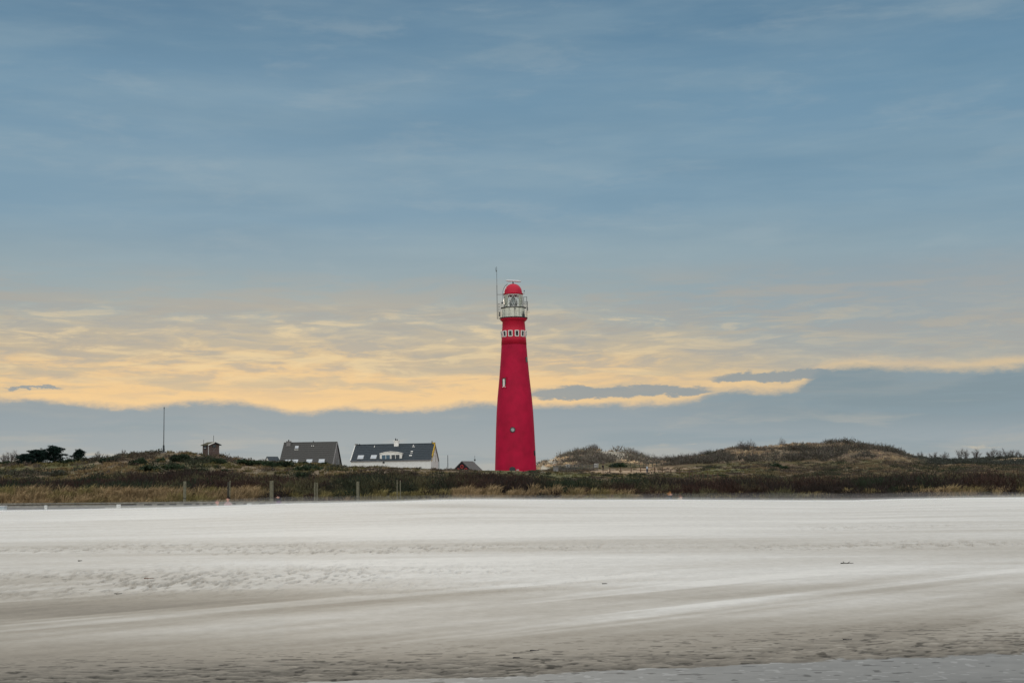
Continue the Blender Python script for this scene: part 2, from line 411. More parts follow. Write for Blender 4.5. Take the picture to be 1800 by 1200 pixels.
def blades(P, h, sp, n, wd, cols, lean=.5, seed=1, wind=.25):
    g = np.random.default_rng(seed); N = len(P); M = N*n
    Pb = np.repeat(P, n, 0); hh = np.repeat(h, n)*(.55+.55*g.random(M)); ss = np.repeat(sp, n)
    az = g.random(M)*2*np.pi; A2 = np.stack([np.cos(az), np.sin(az), 0*az], -1)
    base = Pb+A2*(g.random(M)**.5*ss)[:, None]
    ln = lean*(.2+g.random(M)); wv = np.array([wind, .05, 0])
    mid = base+(A2*ln[:, None]*.25+wv*.25)*hh[:, None]+np.array([0, 0, .62])*hh[:, None]
    tip = base+(A2*ln[:, None]*.85+wv*.9)*hh[:, None]+np.array([0, 0, 1.0])*(hh*(1-.32*ln))[:, None]
    side = unit(np.stack([-np.sin(az+g.normal(size=M)), np.cos(az+g.normal(size=M)), 0*az], -1))*(wd*(.6+.8*g.random(M)))[:, None]/2
    T = np.concatenate([np.stack([base-side, base+side, mid+side*.8], 1), np.stack([base-side, mid+side*.8, mid-side*.8], 1), np.stack([mid-side*.8, mid+side*.8, tip], 1)])
    cc = np.repeat(cols, n, 0)*(.65+.7*g.random(M))[:, None]; cc = np.concatenate([cc*.8, cc*.8, cc*1.15])
    return T, cc
def place(n, s0, s1, y0, y1, seed):
    g = np.random.default_rng(seed); y = np.sqrt(g.random(n)*(y1*y1-y0*y0)+y0*y0); s = s0+g.random(n)*(s1-s0); x = s*y
    z = ground_z(x, y); px, py = project(x, y, z); return np.stack([x, y, z], -1), px, py
def stuff(name, parts, label, cat):
    T = np.concatenate([p[0] for p in parts]); c = np.concatenate([p[1] for p in parts])
    o = mesh_obj(name, soup_mesh(name, T, c)); tag(o, label, cat, kind='stuff'); return o
def pick(w, cols):
    w = np.clip(w, 0, 1)[:, None]; return cols[0]*(1-w)+cols[1]*w

# marram grass along the dune foot
P, px, py = place(4200, -.44, .44, 89.5, 99.5, 101)
dens = np.interp(px, [0,420,470,640,700,760,900,1060,1150,1250,1550,1620,1800], [1,1,.45,.35,.45,.9,.9,.8,.25,.15,.2,.35,.45])
top = np.interp(px, [0,450,520,700,800,1000,1150,1300,1580,1700,1800], [1,1,.5,.5,.75,.7,.45,.4,.45,.85,.8])
keep = (rng.random(len(P)) < dens*(.35+.9*sst(.35, .6, fbm(P[:, 0]/2.5, P[:, 1]/2, 3)))) & (P[:, 1] < 91+8.5*np.minimum(top+.15, 1))
P, top_ = P[keep], top[keep]
w = fbm(P[:, 0]/3, P[:, 1]/3, 8, 3)
cl = pick(sst(.4, .62, w), (A([.29,.205,.11]), A([.20,.165,.065])))*(.8+.4*rng.random((len(P), 1)))
t1 = blades(P, (.35+.62*rng.random(len(P))**1.3+.35*(fbm(P[:,0]/1.8, P[:,1]/1.8, 207, 2)-.5))*(.55+.5*top_), .16+.2*rng.random(len(P)), 52, .035, cl, .65, 5)
stuff('marram_grass', [t1], 'straw coloured marram grass in tufts along the foot of the dunes', 'grass')

# sea buckthorn belt
P, px, py = place(3400, -.43, .43, 98.5, 133, 111)
n_ = fbm(P[:, 0]/6, P[:, 1]/7, 19, 3); keepm = n_ > .30; P, px, n_ = P[keepm], px[keepm], n_[keepm]
hgt = (.55+.85*fbm(P[:, 0]/4.5, P[:, 1]/4.5, 23, 3))*(.8+.35*rng.random(len(P)))
rad = .65+.45*rng.random(len(P))
Pe, pxe, _ = place(900, -.43, .43, 89.5, 98.5, 112)
de = np.interp(pxe, [440,480,640,760,920,1040,1140,1540,1640], [0,.6,.75,.25,.2,.45,1,1,.6]); ke = (rng.random(len(Pe)) < de) & (fbm(Pe[:, 0]/3, Pe[:, 1]/3, 24, 3) > .42)
P = np.concatenate([P, Pe[ke]]); px = np.concatenate([px, pxe[ke]]); hgt = np.concatenate([hgt, .35+.5*rng.random(ke.sum())]); rad = np.concatenate([rad, .55+.35*rng.random(ke.sum())]); n_ = np.concatenate([n_, np.full(ke.sum(), .4)])
ty = fbm(P[:, 0]/5+40, P[:, 1]/6, 27, 3)
redb, drk_, grn, ol = A([.046,.026,.019]), A([.030,.022,.018]), A([.026,.036,.019]), A([.065,.058,.030])
c = pick(sst(.42, .58, ty), (redb, drk_)); gm_ = sst(.60, .66, fbm(P[:, 0]/4, P[:, 1]/5, 29, 3))
gm_ = np.maximum(gm_, sst(930, 970, px)*sst(1180, 1120, px)*sst(.44, .52, n_))
gm_ = np.maximum(gm_, sst(570, 600, px)*sst(820, 780, px)*sst(.47, .55, n_)*.8)
c = c*(1-gm_[:, None])+grn*gm_[:, None]; om = sst(.62, .68, fbm(P[:, 0]/3, P[:, 1]/3, 33, 3))[:, None]; c = c*(1-om)+ol*om*1.4
t1 = twigs(P, rad, hgt, 190, .36, .045, c, .7, 6, leaf=.25)
stuff('buckthorn_thicket', [t1], 'dense dark brown thicket of leafless sea buckthorn below the dunes', 'thicket')

# dune cover: short tussocks, low scrub
P, px, py = place(15000, -.42, .42, 133, 292, 121)
vis = ((P[:, 1] < 215) | (px > 930)) & ~((px > 1035) & (px < 1190) & (P[:, 1] > 225) & (rng.random(len(P)) < .8)); P, px, py = P[vis], px[vis], py[vis]
bare = np.maximum(patch(px, py, sandp)*.93, patch(px, py, tanp)*.35); k_ = rng.random(len(P)) > bare; P, px, py = P[k_], px[k_], py[k_]
rgt = sst(1260, 1380, px)[:, None]
n_ = fbm(P[:, 0]/6, P[:, 1]/7, 37, 4); ty = fbm(P[:, 0]/3.5, P[:, 1]/5, 39, 3)
mo = patch(px, py, mossp)
g1 = ty > .47; G = P[g1]; wv = n_[g1]
cl = pick(sst(.40, .60, wv), (A([.10,.088,.034]), A([.20,.14,.072]))); mm = mo[g1][:, None]*.7; cl = cl*(1-mm)+MOSS*mm
rg_ = rgt[g1]; cl = cl*(1-rg_*.6)+rg_*.6*A([.15,.11,.075])
cl *= 1.2*(.75+.5*rng.random((len(G), 1))); far = G[:, 1]/150
hs = np.interp(px[g1], [0,600,660,950,1270,1330,1800], [1,.9,.5,.5,.5,.9,1])
t1 = blades(G, (.30+.25*rng.random(len(G)))*hs, .25+.25*rng.random(len(G)), 26, .07, cl, .8, 7)
S = P[~g1]; wv = n_[~g1]; ms = mo[~g1]; kk = rng.random(len(S)) > ms*.8; S, wv = S[kk], wv[kk]
cl = pick(sst(.40, .56, wv), (A([.040,.045,.026]), A([.090,.070,.052])))
hs = np.interp(S[:, 0]/S[:, 1], [-.36,-.12,-.10,.02,.15,.18,.36], [1,.9,.5,.5,.45,.9,1])
t2 = twigs(S, .5+.4*rng.random(len(S)), .9*hs*(.3+.4*rng.random(len(S))), 42, .35, .08, cl, .5, 8, leaf=.4)
stuff('dune_scrub', [t1, t2], 'patchwork of brown grass tussocks and low scrub covering the near dunes', 'dune scrub')

# far hills scrub
P, px, py = place(10500, .008, .42, 296, 372, 131)
bare = patch(px, py, sandp+mossp+tanp); k_ = rng.random(len(P)) > bare*.92; P, px, py = P[k_], px[k_], py[k_]
n_ = fbm(P[:, 0]/9, P[:, 1]/10, 43, 4); big = sst(.50, .68, n_)*np.where(px > 1590, .45, 1)
kk = ((n_ > .455) | (rng.random(len(P)) < .4)) & ((px > 1150) | (rng.random(len(P)) < .7)); P, px, py, n_, big = P[kk], px[kk], py[kk], n_[kk], big[kk]
cc = np.where((n_ < .43)[:, None], A([.36,.27,.17]), np.where((n_ < .52)[:, None], A([.23,.18,.13]), A([.085,.075,.060])))
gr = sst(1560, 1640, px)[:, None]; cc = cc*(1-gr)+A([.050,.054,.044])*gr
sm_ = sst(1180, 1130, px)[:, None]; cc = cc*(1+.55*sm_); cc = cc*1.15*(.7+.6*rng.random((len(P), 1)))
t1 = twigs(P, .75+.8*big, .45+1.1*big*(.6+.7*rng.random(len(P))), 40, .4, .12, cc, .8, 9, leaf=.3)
stuff('hill_scrub', [t1], 'grey brown scrub and rough grass over the far dune hills', 'hill scrub')
P, px, py = place(2600, .008, .42, 335, 352, 133)
P = P[(px > 1000) & ((px < 1050) | (px > 1110)) & (px < 1590)]; n_ = fbm(P[:, 0]/5, P[:, 1]*0, 44, 3); P = P[n_ > .5]
t1 = twigs(P, .5+.5*rng.random(len(P)), 1.0+1.0*rng.random(len(P)), 60, .5, .05, np.tile(A([.09, .075, .068]), (len(P), 1)), 1.2, 10)
stuff('hilltop_brush', [t1], 'thin leafless brush standing along the far hill tops', 'brush')

# ------------------------------------------------------------------ single bushes on the left dune
def bush_mesh(seed, cbase, n=1500, leaf=.6, ln=.22, wd=.09):
    g = np.random.default_rng(seed); k = 9
    c = g.normal(size=(k, 3))*np.array([.42, .38, .12]); c[:, 2] = .18+np.abs(c[:, 2])
    T, cc = twigs(c-np.array([0, 0, .15]), .38+.2*g.random(k), .40+.25*g.random(k), n//k, ln, wd, np.tile(cbase, (k, 1))*(.7+.6*g.random((k, 1))), .4, seed, leaf)
    return T, cc
bush_v = [soup_mesh('bush_foliage', *bush_mesh(40+i, A([.030,.046,.024])*f)) for i, f in enumerate((1.0, 1.25, .8))]
bush_grey = [soup_mesh('bush_foliage', *bush_mesh(50+i, A([.07,.072,.052]), leaf=.3, wd=.06)) for i in range(2)]
def stem_mb(seed):
    g = random.Random(seed); m = MB()
    for k in range(5):
        a = g.random()*6.28; m.tube((0, 0, -.3), (math.cos(a)*.3, math.sin(a)*.3, .4), .04, .015, 5)
    return m
stem_me = []
for i in range(2):
    o = stem_mb(i).build('stem', bark); stem_me.append(o.data); bpy.data.objects.remove(o)
def bush(px, py, rx, ry, label, grey=False, i=0, cat='bush', group='evergreen bushes on the left dune'):
    p = hit(px, py+ry*.7, 134, 480); k = p.y/2500
    t = empty('dune_bush', (p.x, p.y, p.z-.1), label, cat, rz=i*1.7, group=group)
    me = (bush_grey if grey else bush_v)[i % (2 if grey else 3)]
    t.scale = (rx*k*1.3, rx*k*1.1, ry*2*k*1.0)
    mesh_obj('foliage', me, t); mesh_obj('stem', stem_me[i % 2], t)
BUSH = [
 (246,811,14,8,'dark green bush left of the tall mast, high on the left dune',0),
 (281,808,10,5,'small dark green bush directly below the foot of the tall mast',0),
 (316,804,16,9,'rounded dark green bush midway between the tall mast and the wooden hut',0),
 (264,822,21,7,'wide dark green bush lower on the slope below the tall mast',0),
 (302,820,17,6,'low green bush below the rounded bush between mast and hut',0),
 (352,806,15,6,'grey green bush just left below the wooden hut',1),
 (383,810,13,7,'dark green bush just right below the wooden hut',0),
 (433,812,21,6,'broad dark bush on the ridge right of the wooden hut',0),
 (342,825,16,3.5,'flat green patch of bush low on the slope below the hut',0),
 (396,826,13,4,'flat dark bush above the thicket right of the hut',0),
 (475,815,14,7,'dark green bush on the slope in front of the low outbuilding roof',0),
 (500,815,18,6,'wide dark green bush below the left end of the steep grey roof',0),
 (533,813,11,4,'small green bush in front of the skylights of the steep grey roof',0),
 (543,822,16,6,'green bush below the middle of the steep grey roof, nearer the thicket',0),
 (536,835,14,7,'dark green bush at the edge of the thicket, lowest below the steep grey roof',0),
 (567,815,13,4,'dark bush directly below the right end of the steep grey roof',0),
 (586,819,15,5,'grey green bush at the ridge end just right of the steep grey roof',1),
 (467,822,12,4,'flat grey green bush left of the steep grey house, halfway down the slope',1),
 (104,830,18,7,'grey dark bush in the middle of the far left dune face',1),
 (42,828,16,6,'grey green bush on the dune face near the left edge of the picture',1),
 (143,808,20,6,'dark bush on the ridge under the small lone pine',0),
 (94,850,10,7,'bright green leafy bush standing in the thicket at far left',0),
]
for i, (a, b_, c_, d_, lb, gy) in enumerate(BUSH): bush(a, b_, c_, d_, lb, bool(gy), i)
BUSH2 = [(118,806,13,5,'dark scrubby bush between the tall pine and the lone pine'),(160,806,14,6,'dark brown green bush just right of the lone pine'),(190,808,15,6,'dark bush at the left foot of the mast hill'),(34,812,14,5,'low dark bush under the bare trees at far left'),(8,814,12,5,'low dark bush at the very left edge of the ridge'),(206,803,12,5,'brown green bush climbing the left shoulder of the mast hill')]
for i, (a, b_, c_, d_, lb) in enumerate(BUSH2): bush(a, b_, c_, d_, lb, i % 2 == 1, i)
BUSHR = [(1377,822,11,5,'dark green bush at the foot of the big right hill'),(1357,818,16,4,'low dark bush just left of the dark green bush under the big right hill'),
 (1257,835,17,3,'flat dark green bush on the green meadow right of the wire fence'),(1250,797,16,6,'brown bush on the left shoulder of the big right hill'),
 (1086,817,12,5,'dark bush below the bare sand scar on the small hill')]
for i, (a, b_, c_, d_, lb) in enumerate(BUSHR): bush(a, b_, c_, d_, lb, i == 3, i, group='bushes on the right dunes')

# ------------------------------------------------------------------ trees
def grow(mb, p, d, L, r, depth, g, tips, spread=.55, n=3, upb=.12, segs=2):
    for k in range(segs):
        d2 = (d+Vector((g.gauss(0, .13), g.gauss(0, .13), g.gauss(0, .08)+upb))).normalized(); q = p+d2*L/segs
        mb.tube(p, q, r, r*.82, 5 if r > .03 else 4, caps=False); p, d, r = q, d2, r*.82
        if depth <= 2: tips.append((p.copy(), d.copy()))
    if depth == 0: tips.append((p.copy(), d.copy())); return
    for k in range(n):
        a = g.random()*6.28; o = d.orthogonal().normalized(); o.rotate(Matrix.Rotation(a, 3, d))
        grow(mb, p, (d+o*spread*(.6+.8*g.random())).normalized(), L*(.70+.2*g.random()), r*.70, depth-1, g, tips, spread, n, upb, segs)
TREE = {}
def bare_proto(key, seed, H, stems=3, wid=.5):
    g = random.Random(seed); gg = np.random.default_rng(seed); mb = MB(); P = []; D = []
    for k in range(stems+4):
        a = k*2.4+g.random(); sp = wid*(.25+.9*g.random()); Ls = H*(.6+.4*g.random())*(1-.25*sp); p = Vector((math.cos(a)*.12, math.sin(a)*.12, -.3)); r = H*.014; n = 7
        for q in range(n):
            f = q/(n-1); d = Vector((math.cos(a)*sp*(.35+f), math.sin(a)*sp*(.35+f), 1))+Vector((g.gauss(0, .12), g.gauss(0, .12), 0)); e = p+d.normalized()*(Ls+.3)/n
            mb.tube(p, e, r, r*.84, 5, caps=False); p = e; r *= .84
            for w_ in range(3+q):
                P.append(tuple(p)); dd = d.normalized()*.9+Vector((g.gauss(0, .55), g.gauss(0, .55), g.gauss(.1, .25))); D.append(tuple(dd.normalized()))
    o = mb.build('trunk', barkpale); tm = o.data; bpy.data.objects.remove(o)
    P = np.array(P); D = unit(np.array(D)); L = H*(.14+.14*gg.random(len(P)))[:, None]; n = 3
    Pb = np.concatenate([P]+[P+D*L*f for f in (.25, .5, .75)]); Dv = unit(np.concatenate([D]*4)+gg.normal(size=(len(Pb), 3))*np.concatenate([np.zeros(len(P)), np.full(3*len(P), .45)])[:, None])
    LL = np.concatenate([L]+[L*.6]*3); sd = unit(np.cross(Dv, gg.normal(size=Dv.shape))); W = H*.0085
    T = np.stack([Pb-sd*W/2, Pb+sd*W/2, Pb+Dv*LL], 1)
    cm = soup_mesh('crown', T, np.tile(A([.10, .082, .072]), (len(T), 1))*(.7+.6*gg.random((len(T), 1))))
    TREE[key] = (tm, cm, float(np.quantile(T[:, 2, 2], .97)))
for i in range(4): bare_proto('bare%d' % i, 60+i, 3.0, 4+i % 3, .35+.12*(i % 3))
def pine_proto(key, seed, H, lean=0., low=.25):
    g = random.Random(seed); mb = MB(); p = Vector((0, 0, -.4)); tips = []; d = Vector((lean, 0, 1)).normalized(); r = H*.04; N = 8
    for k in range(N):
        q = p+d*(H*.9/N)+Vector((g.gauss(0, .06), g.gauss(0, .06), 0))*H*.12; mb.tube(p, q, r, r*.85, 7, caps=False); r *= .85
        f = (k+1)/N
        if f > low:
            for j in range(5):
                a = g.random()*6.28; L = H*.44*math.sin(math.pi*(.18+.70*f))*(.6+.7*g.random()); dd = Vector((math.cos(a), math.sin(a), .25+.7*g.random())).normalized()
                e = q+dd*L; m_ = q+dd*L*.5-Vector((0, 0, L*.06)); mb.tube(q, m_, r*.5, r*.35, 5, caps=False); mb.tube(m_, e, r*.35, r*.15, 4, caps=False); tips += [m_, e, q+dd*L*.78+Vector((g.gauss(0, .1), g.gauss(0, .1), .05))*L]
        p = q
    tips.append(p+Vector((0, 0, H*.05)))
    o = mb.build('trunk', bark); tm = o.data; bpy.data.objects.remove(o)
    P = np.array([tuple(t) for t in tips]); gg = np.random.default_rng(seed); P = np.concatenate([P, P+gg.normal(size=P.shape)*H*.05, P+gg.normal(size=P.shape)*H*.08]); n_ = len(P)
    T, c = twigs(P-np.array([0, 0, H*.04]), H*(.035+.07*gg.random(n_)), H*(.03+.06*gg.random(n_)), 55, .8, H*.016, np.tile(A([.012, .028, .022]), (n_, 1))*(.7+.6*gg.random((n_, 1))), .5, seed, .3)
    TREE[key] = (tm, soup_mesh('crown', T, c), float(np.quantile(T[:, 2, 2], .985)))
pine_proto('pine0', 71, 3.2, .12, .0); pine_proto('pine1', 72, 3.2, .05, .14); pine_proto('pine2', 73, 3.2, -.1, .3)
def tree(name, key, px, pyb, hpx, wx, Y, label, cat, group, rz=0):
    b = at(px, pyb, Y); z = gz(b.x, Y); k = Y/2500
    tm, cm, H = TREE[key]; top = at(px, pyb-hpx, Y).z; h = top-z
    t = empty(name, (b.x, Y, z), label, cat, rz, group); t.scale = (h/H*wx, h/H*wx, h/H)
    mesh_obj('trunk', tm, t); mesh_obj('crown', cm, t)
tree('pine_tree', 'pine0', 58, 813, 22, 1.6, 196, 'low dense dark pine, left half of the pine clump at far left', 'tree', 'pines at far left', .4)
tree('pine_tree', 'pine2', 73, 813, 23, 1.4, 200, 'dark pine in the middle of the pine clump at far left', 'tree', 'pines at far left', 1.4)
tree('pine_tree', 'pine0', 47, 813, 15, 1.9, 194, 'lowest bushy pine at the left end of the pine clump', 'tree', 'pines at far left', 2.4)
tree('pine_tree', 'pine1', 95, 813, 29, 1.25, 198, 'tallest open crowned pine at the right end of the pine clump', 'tree', 'pines at far left', 0)
tree('pine_tree', 'pine1', 139, 810, 20, 1.05, 202, 'small lone pine right of the pine clump', 'tree', 'pines at far left', 2)
for i, (a, h, w, lb) in enumerate([(7,17,1.3,'bare bush like tree at the left edge of the picture'),(18,20,1.2,'bare branched tree second from the left edge'),(31,22,1.1,'tallest bare tree just left of the pine clump')]):
    tree('bare_tree', 'bare%d' % i, a, 815, h, w, 205+3*i, lb, 'tree', 'bare trees at far left', i)
for i, (a, pb, h, w, lb) in enumerate([(121,810,9,1.4,'thin bare shrub between the tall pine and the lone pine'),(173,809,15,1.1,'rounded bare bush tree right of the lone pine'),(188,808,10,1.3,'low bare bush at the foot of the hill right of the rounded bare bush'),(217,799,9,1.0,'small bare bush on the left shoulder of the mast hill')]):
    tree('bare_shrub', 'bare%d' % ((i+1) % 4), a, pb, h, w, 199+i, lb, 'shrub', 'bare shrubs left of the mast', i*1.3)
RT = [(1618,802,8,1.3,'small bare bush on the skyline at the right foot of the big hill'),(1642,802,7,1.4,'low bare bush second from left on the right skyline'),(1660,803,8,1.2,'low bare bush just left of the dark upright tree'),
 (1688,804,15,1.0,'dark upright bare tree with a narrow crown on the right skyline'),(1698,804,14,.9,'slim bare tree close beside the dark upright tree'),(1716,804,15,1.1,'bare tree standing alone right of the two upright trees'),
 (1744,804,15,1.2,'wide bare tree at the left of the far right row'),(1757,804,13,1.1,'second bare tree of the far right row'),(1772,804,15,1.2,'third bare tree of the far right row, as tall as the first'),(1784,805,12,1.1,'fourth bare tree of the far right row, lower'),(1797,805,13,1.2,'bare tree cut by the right edge of the picture'),
 (1262,802,14,.9,'feathery bare bush alone on the left shoulder of the big hill'),(1196,808,11,1.0,'small bare tree in the dip between the two hills'),(1170,809,6,1.4,'low bare bush left of the dip between the two hills')]
for i, (a, pb, h, w, lb) in enumerate(RT):
    tree('bare_tree', 'bare%d' % (i % 4), a, pb+4, h+4, w, 343+(i % 3), lb, 'tree', 'bare trees on the right skyline', i*2.1)

# ------------------------------------------------------------------ lighthouse
LP = at(906.5, 828, 274); gl = gz(LP.x, 274)
LH = empty('lighthouse', (LP.x, 274, LP.z), 'tall tapering red lighthouse with white lantern room and red dome', 'lighthouse')
# heights from photo pixels
def hz(py): return (828-py)/9.12*1.0
rr = lambda w: w/2/9.12
prof_t = [(rr(73.5), min(gl-LP.z, 0)-1.5), (rr(72.8), 0), (rr(67.5), hz(757)), (rr(64.5), hz(725)), (rr(60.8), hz(700)), (rr(53.5), hz(665)), (rr(47.5), hz(630)), (rr(44.3), hz(606))]
MB().lathe(prof_t, 72).build('shaft', red, LH, smooth=True)
MB().lathe([(rr(44.3), hz(606)), (rr(44.9), hz(606)), (rr(43.4), hz(594)), (rr(43.2), hz(592)), (rr(42), hz(581)), (rr(39.4), hz(565)), (rr(41.5), hz(564.2)), (rr(48), hz(561)), (rr(48), hz(559.6))], 72).build('upper_shaft', red_top, LH, smooth=True)
for k in range(12):
    a = R(15+30*k-.5); w, h = .80, 1.2
    W = bpy.data.objects.new('window', None); C.objects.link(W); W.parent = LH; rad = rr(43.6)
    W.location = (rad*math.sin(a), -rad*math.cos(a), hz(587.3)); W.rotation_euler = (R(3), 0, a)
    bpy.data.objects.remove(W)
    fr = MB()
    for sx in (-1, 1): fr.box((sx*(w/2-.06), 0, 0), (.15, .22, h))
    for sz in (-1, 1): fr.box((0, 0, sz*(h/2-.06)), (w-.30, .215, .15))
    M = Matrix.Translation((rad*math.sin(a), -rad*math.cos(a), hz(587.3))) @ Matrix.Rotation(a, 4, 'Z') @ Matrix.Rotation(R(5), 4, 'X')
    f = fr.build('window', white, LH, rot=M.to_euler(), loc=M.to_translation())
    MB().box((0, .02, 0), (w-.24, .1, h-.24)).build('pane', darkglass, f)
def on_shaft(px, py, dr=0):
    """angle and radius on the shaft for a photo pixel"""
    cx = 906.5-(828-py)*.0135; h = hz(py); r = np.interp(h, [p[1] for p in prof_t], [p[0] for p in prof_t]); a = math.asin(max(-1, min(1, (px-cx)/9.12/r))); return a, r+dr, h
# tall white sash window in a recess surround
a, r, h = on_shaft(886.5, 674)
M = Matrix.Translation((r*math.sin(a), -r*math.cos(a), h)) @ Matrix.Rotation(a, 4, 'Z')
fr = MB()
for sx in (-1, 1): fr.box((sx*.56, 0, 0), (.16, .16, 1.95))
fr.box((0, 0, 1.0), (1.28, .17, .16)); fr.box((0, -.03, -1.0), (1.34, .24, .14))
f = fr.build('window', red, LH, rot=M.to_euler(), loc=M.to_translation()); f['label'] = 'tall narrow white window high on the left side of the shaft'
MB().box((0, .0, 0), (.92, .06, 1.8)).build('pane', darkglass, f)
MB().box((-.05, -.05, -.05), (.46, .05, 1.5)).box((-.02, -.05, -.83), (.8, .06, .1)).build('frame', white, f)
# round porthole
a, r, h = on_shaft(901.3, 756.8)
M = Matrix.Translation((r*math.sin(a), -r*math.cos(a), h)) @ Matrix.Rotation(a, 4, 'Z') @ Matrix.Rotation(R(90), 4, 'X')
f = MB().lathe([(.52, -.12), (.52, .09), (.42, .09), (.42, -.12)], 28, closed=True).build('porthole', darksteel, LH, rot=M.to_euler(), loc=M.to_translation())
MB().lathe([(.415, -.10), (.415, .06), (.33, .06), (.33, -.10)], 28, closed=True).build('frame', steel, f)
MB().tube((0, 0, -.06), (0, 0, .03), .325, n=24).build('pane', lensglass, f)
for (wx, wy) in ((925.5, 633), (939.3, 797)):
    a, r, h = on_shaft(wx, wy); M = Matrix.Translation((r*math.sin(a), -r*math.cos(a), h)) @ Matrix.Rotation(a, 4, 'Z')
    f = MB().box((0, 0, 0), (.7, .12, 1.0)).build('window', darkglass, LH, rot=M.to_euler(), loc=M.to_translation()); f['label'] = 'dark window seen edge on at the right side of the shaft'
# door at the foot
a, r, h = on_shaft(901, 825); M = Matrix.Translation((r*math.sin(a), -r*math.cos(a), -.9)) @ Matrix.Rotation(a, 4, 'Z')
pts = [(-.55, 0, 0), (.55, 0, 0), (.55, 0, 1.35)]+[(.55*math.cos(t), 0, 1.35+.35*math.sin(t)) for t in np.linspace(0, math.pi, 9)[1:-1]]+[(-.55, 0, 1.35)]
f = MB().poly(pts, (0, -.14, 0)).build('door', darksteel, LH, rot=M.to_euler(), loc=M.to_translation())
MB().box((1.0, -.1, 1.1), (.5, .06, .14)).build('sign', boardw, f)
# main gallery
zg = hz(559)
MB().lathe([(1.9, zg-.02), (rr(50), zg-.02), (rr(50), zg+.12), (1.9, zg+.12)], 48, closed=True).build('gallery_deck', darksteel, LH)
def railing(name, r, z, h, rails, n, t=.014):
    o = MB().ring(r, z+h, t, 40).build(name, steel, LH)
    for k in rails[:-1]: MB().ring(r, z+h*k, t, 40).build('rail', steel, o)
    for k in range(n):
        a = 2*math.pi*(k+.5)/n; MB().tube((r*math.sin(a), -r*math.cos(a), z), (r*math.sin(a), -r*math.cos(a), z+h), t*1.1, n=6).build('post', steel, o)
    return o
railing('gallery_railing', rr(48.5), zg+.12, 1.15, (.33, .66, 1), 16)
# white lantern base with door and hatch lines
z0, z1 = zg+.12, hz(541)
lr = MB().lathe([(rr(40.6), z0), (rr(40), z1)], 12*4).build('lantern_room', cream, LH)
for aa in (-50, -22, 5, 30, 58):
    a = R(aa); MB().box((rr(40.6)*math.sin(a), -rr(40.6)*math.cos(a), (z0+z1)/2), (.04, .04, z1-z0-.1), (0, 0, a)).build('seam', steel, lr)
a = R(18); MB().box((rr(41)*math.sin(a), -rr(41)*math.cos(a), z0+.85), (.6, .06, 1.5), (0, 0, a)).build('door', cream, LH)
a = R(9); MB().box((rr(41.5)*math.sin(a), -rr(41.5)*math.cos(a), z0+1.55), (.2, .16, .18), (0, 0, a)).build('lamp', darksteel, LH)
# upper gallery
zu = hz(540.6)
MB().lathe([(1.6, zu), (rr(45), zu), (rr(45), zu+.10), (1.6, zu+.10)], 48, closed=True).build('upper_gallery', darksteel, LH)
railing('upper_railing', rr(43.5), zu+.1, 1.05, (.5, 1), 12, .013)
# glazed lantern
zt = hz(517.5)
gl_ = MB().lathe([(rr(33.4), zu+.1), (rr(33.4), zt)], 36).build('lantern_glass', clearg, LH, smooth=True)
m = MB(); nA = 12; rg = rr(34)
for k in range(nA):
    a0, a1 = 2*math.pi*k/nA, 2*math.pi*(k+1)/nA; hm = (zu+.1+zt)/2
    p = lambda a, z: (rg*math.sin(a), -rg*math.cos(a), z)
    m.tube(p(a0, zu+.1), p(a1, zt), .03, n=5); m.tube(p(a1, zu+.1), p(a0, zt), .03, n=5)
m.ring(rg, zu+.16, .06, 36); m.ring(rg, zt-.05, .06, 36)
m.build('astragal', white, LH)
MB().lathe([(1.72, zu+.25), (1.72, zt-.05)], 20, a0=R(38), a1=R(80)).build('curtain', cream, LH, smooth=True)
MB().lathe([(1.72, zu+.25), (1.72, zt-.05)], 20, a0=R(280), a1=R(322)).build('curtain', cream, LH, smooth=True)
prl = [(.05, zu+.2), (.55, zu+.25), (.78, zu+.75), (.82, zu+1.0), (.78, zu+1.3), (.55, zu+1.75), (.2, zt-.3), (.05, zt-.25)]
ln_ = MB().lathe(prl, 24).build('lens', lensglass, LH, smooth=True)
for q in np.linspace(zu+.3, zt-.5, 7): MB().ring(np.interp(q, [p[1] for p in prl], [p[0] for p in prl])+.015, q, .02, 24).build('lens_ring', steel, ln_)
# dome
ze = hz(516.2); Rd = rr(31.5)
MB().lathe([(rr(30.8), zt-.12), (rr(31.2), ze), (rr(36), ze+.02), (rr(36.4), ze+.12), (rr(33.4), ze+.2)], 48).build('dome_band', red_top, LH, smooth=False)
zd0 = ze+.2; Hd = hz(497)-zd0
MB().lathe([(rr(31.8)*math.cos(t)**.86, zd0+Hd*math.sin(t)) for t in np.linspace(0, math.pi/2-.03, 14)]+[(.01, zd0+Hd)], 48).build('dome', red_top, LH, smooth=True)
m = MB().tube((0, 0, zd0+Hd-.05), (-.02, 0, hz(493.6)), .16, .10, 12); ra = m.build('radar_pedestal', darksteel, LH)
rb = MB(); rb.tube((-1.5, 0, 0), (-1.2, 0, 0), .11, .20, 12).tube((-1.2, 0, 0), (1.2, 0, 0), .20, .20, 12).tube((1.2, 0, 0), (1.5, 0, 0), .20, .11, 12)
rb.build('radar_scanner', radarw, LH, smooth=False, loc=(.10, 0, hz(491.7)), rot=(0, R(2.0), R(12)))
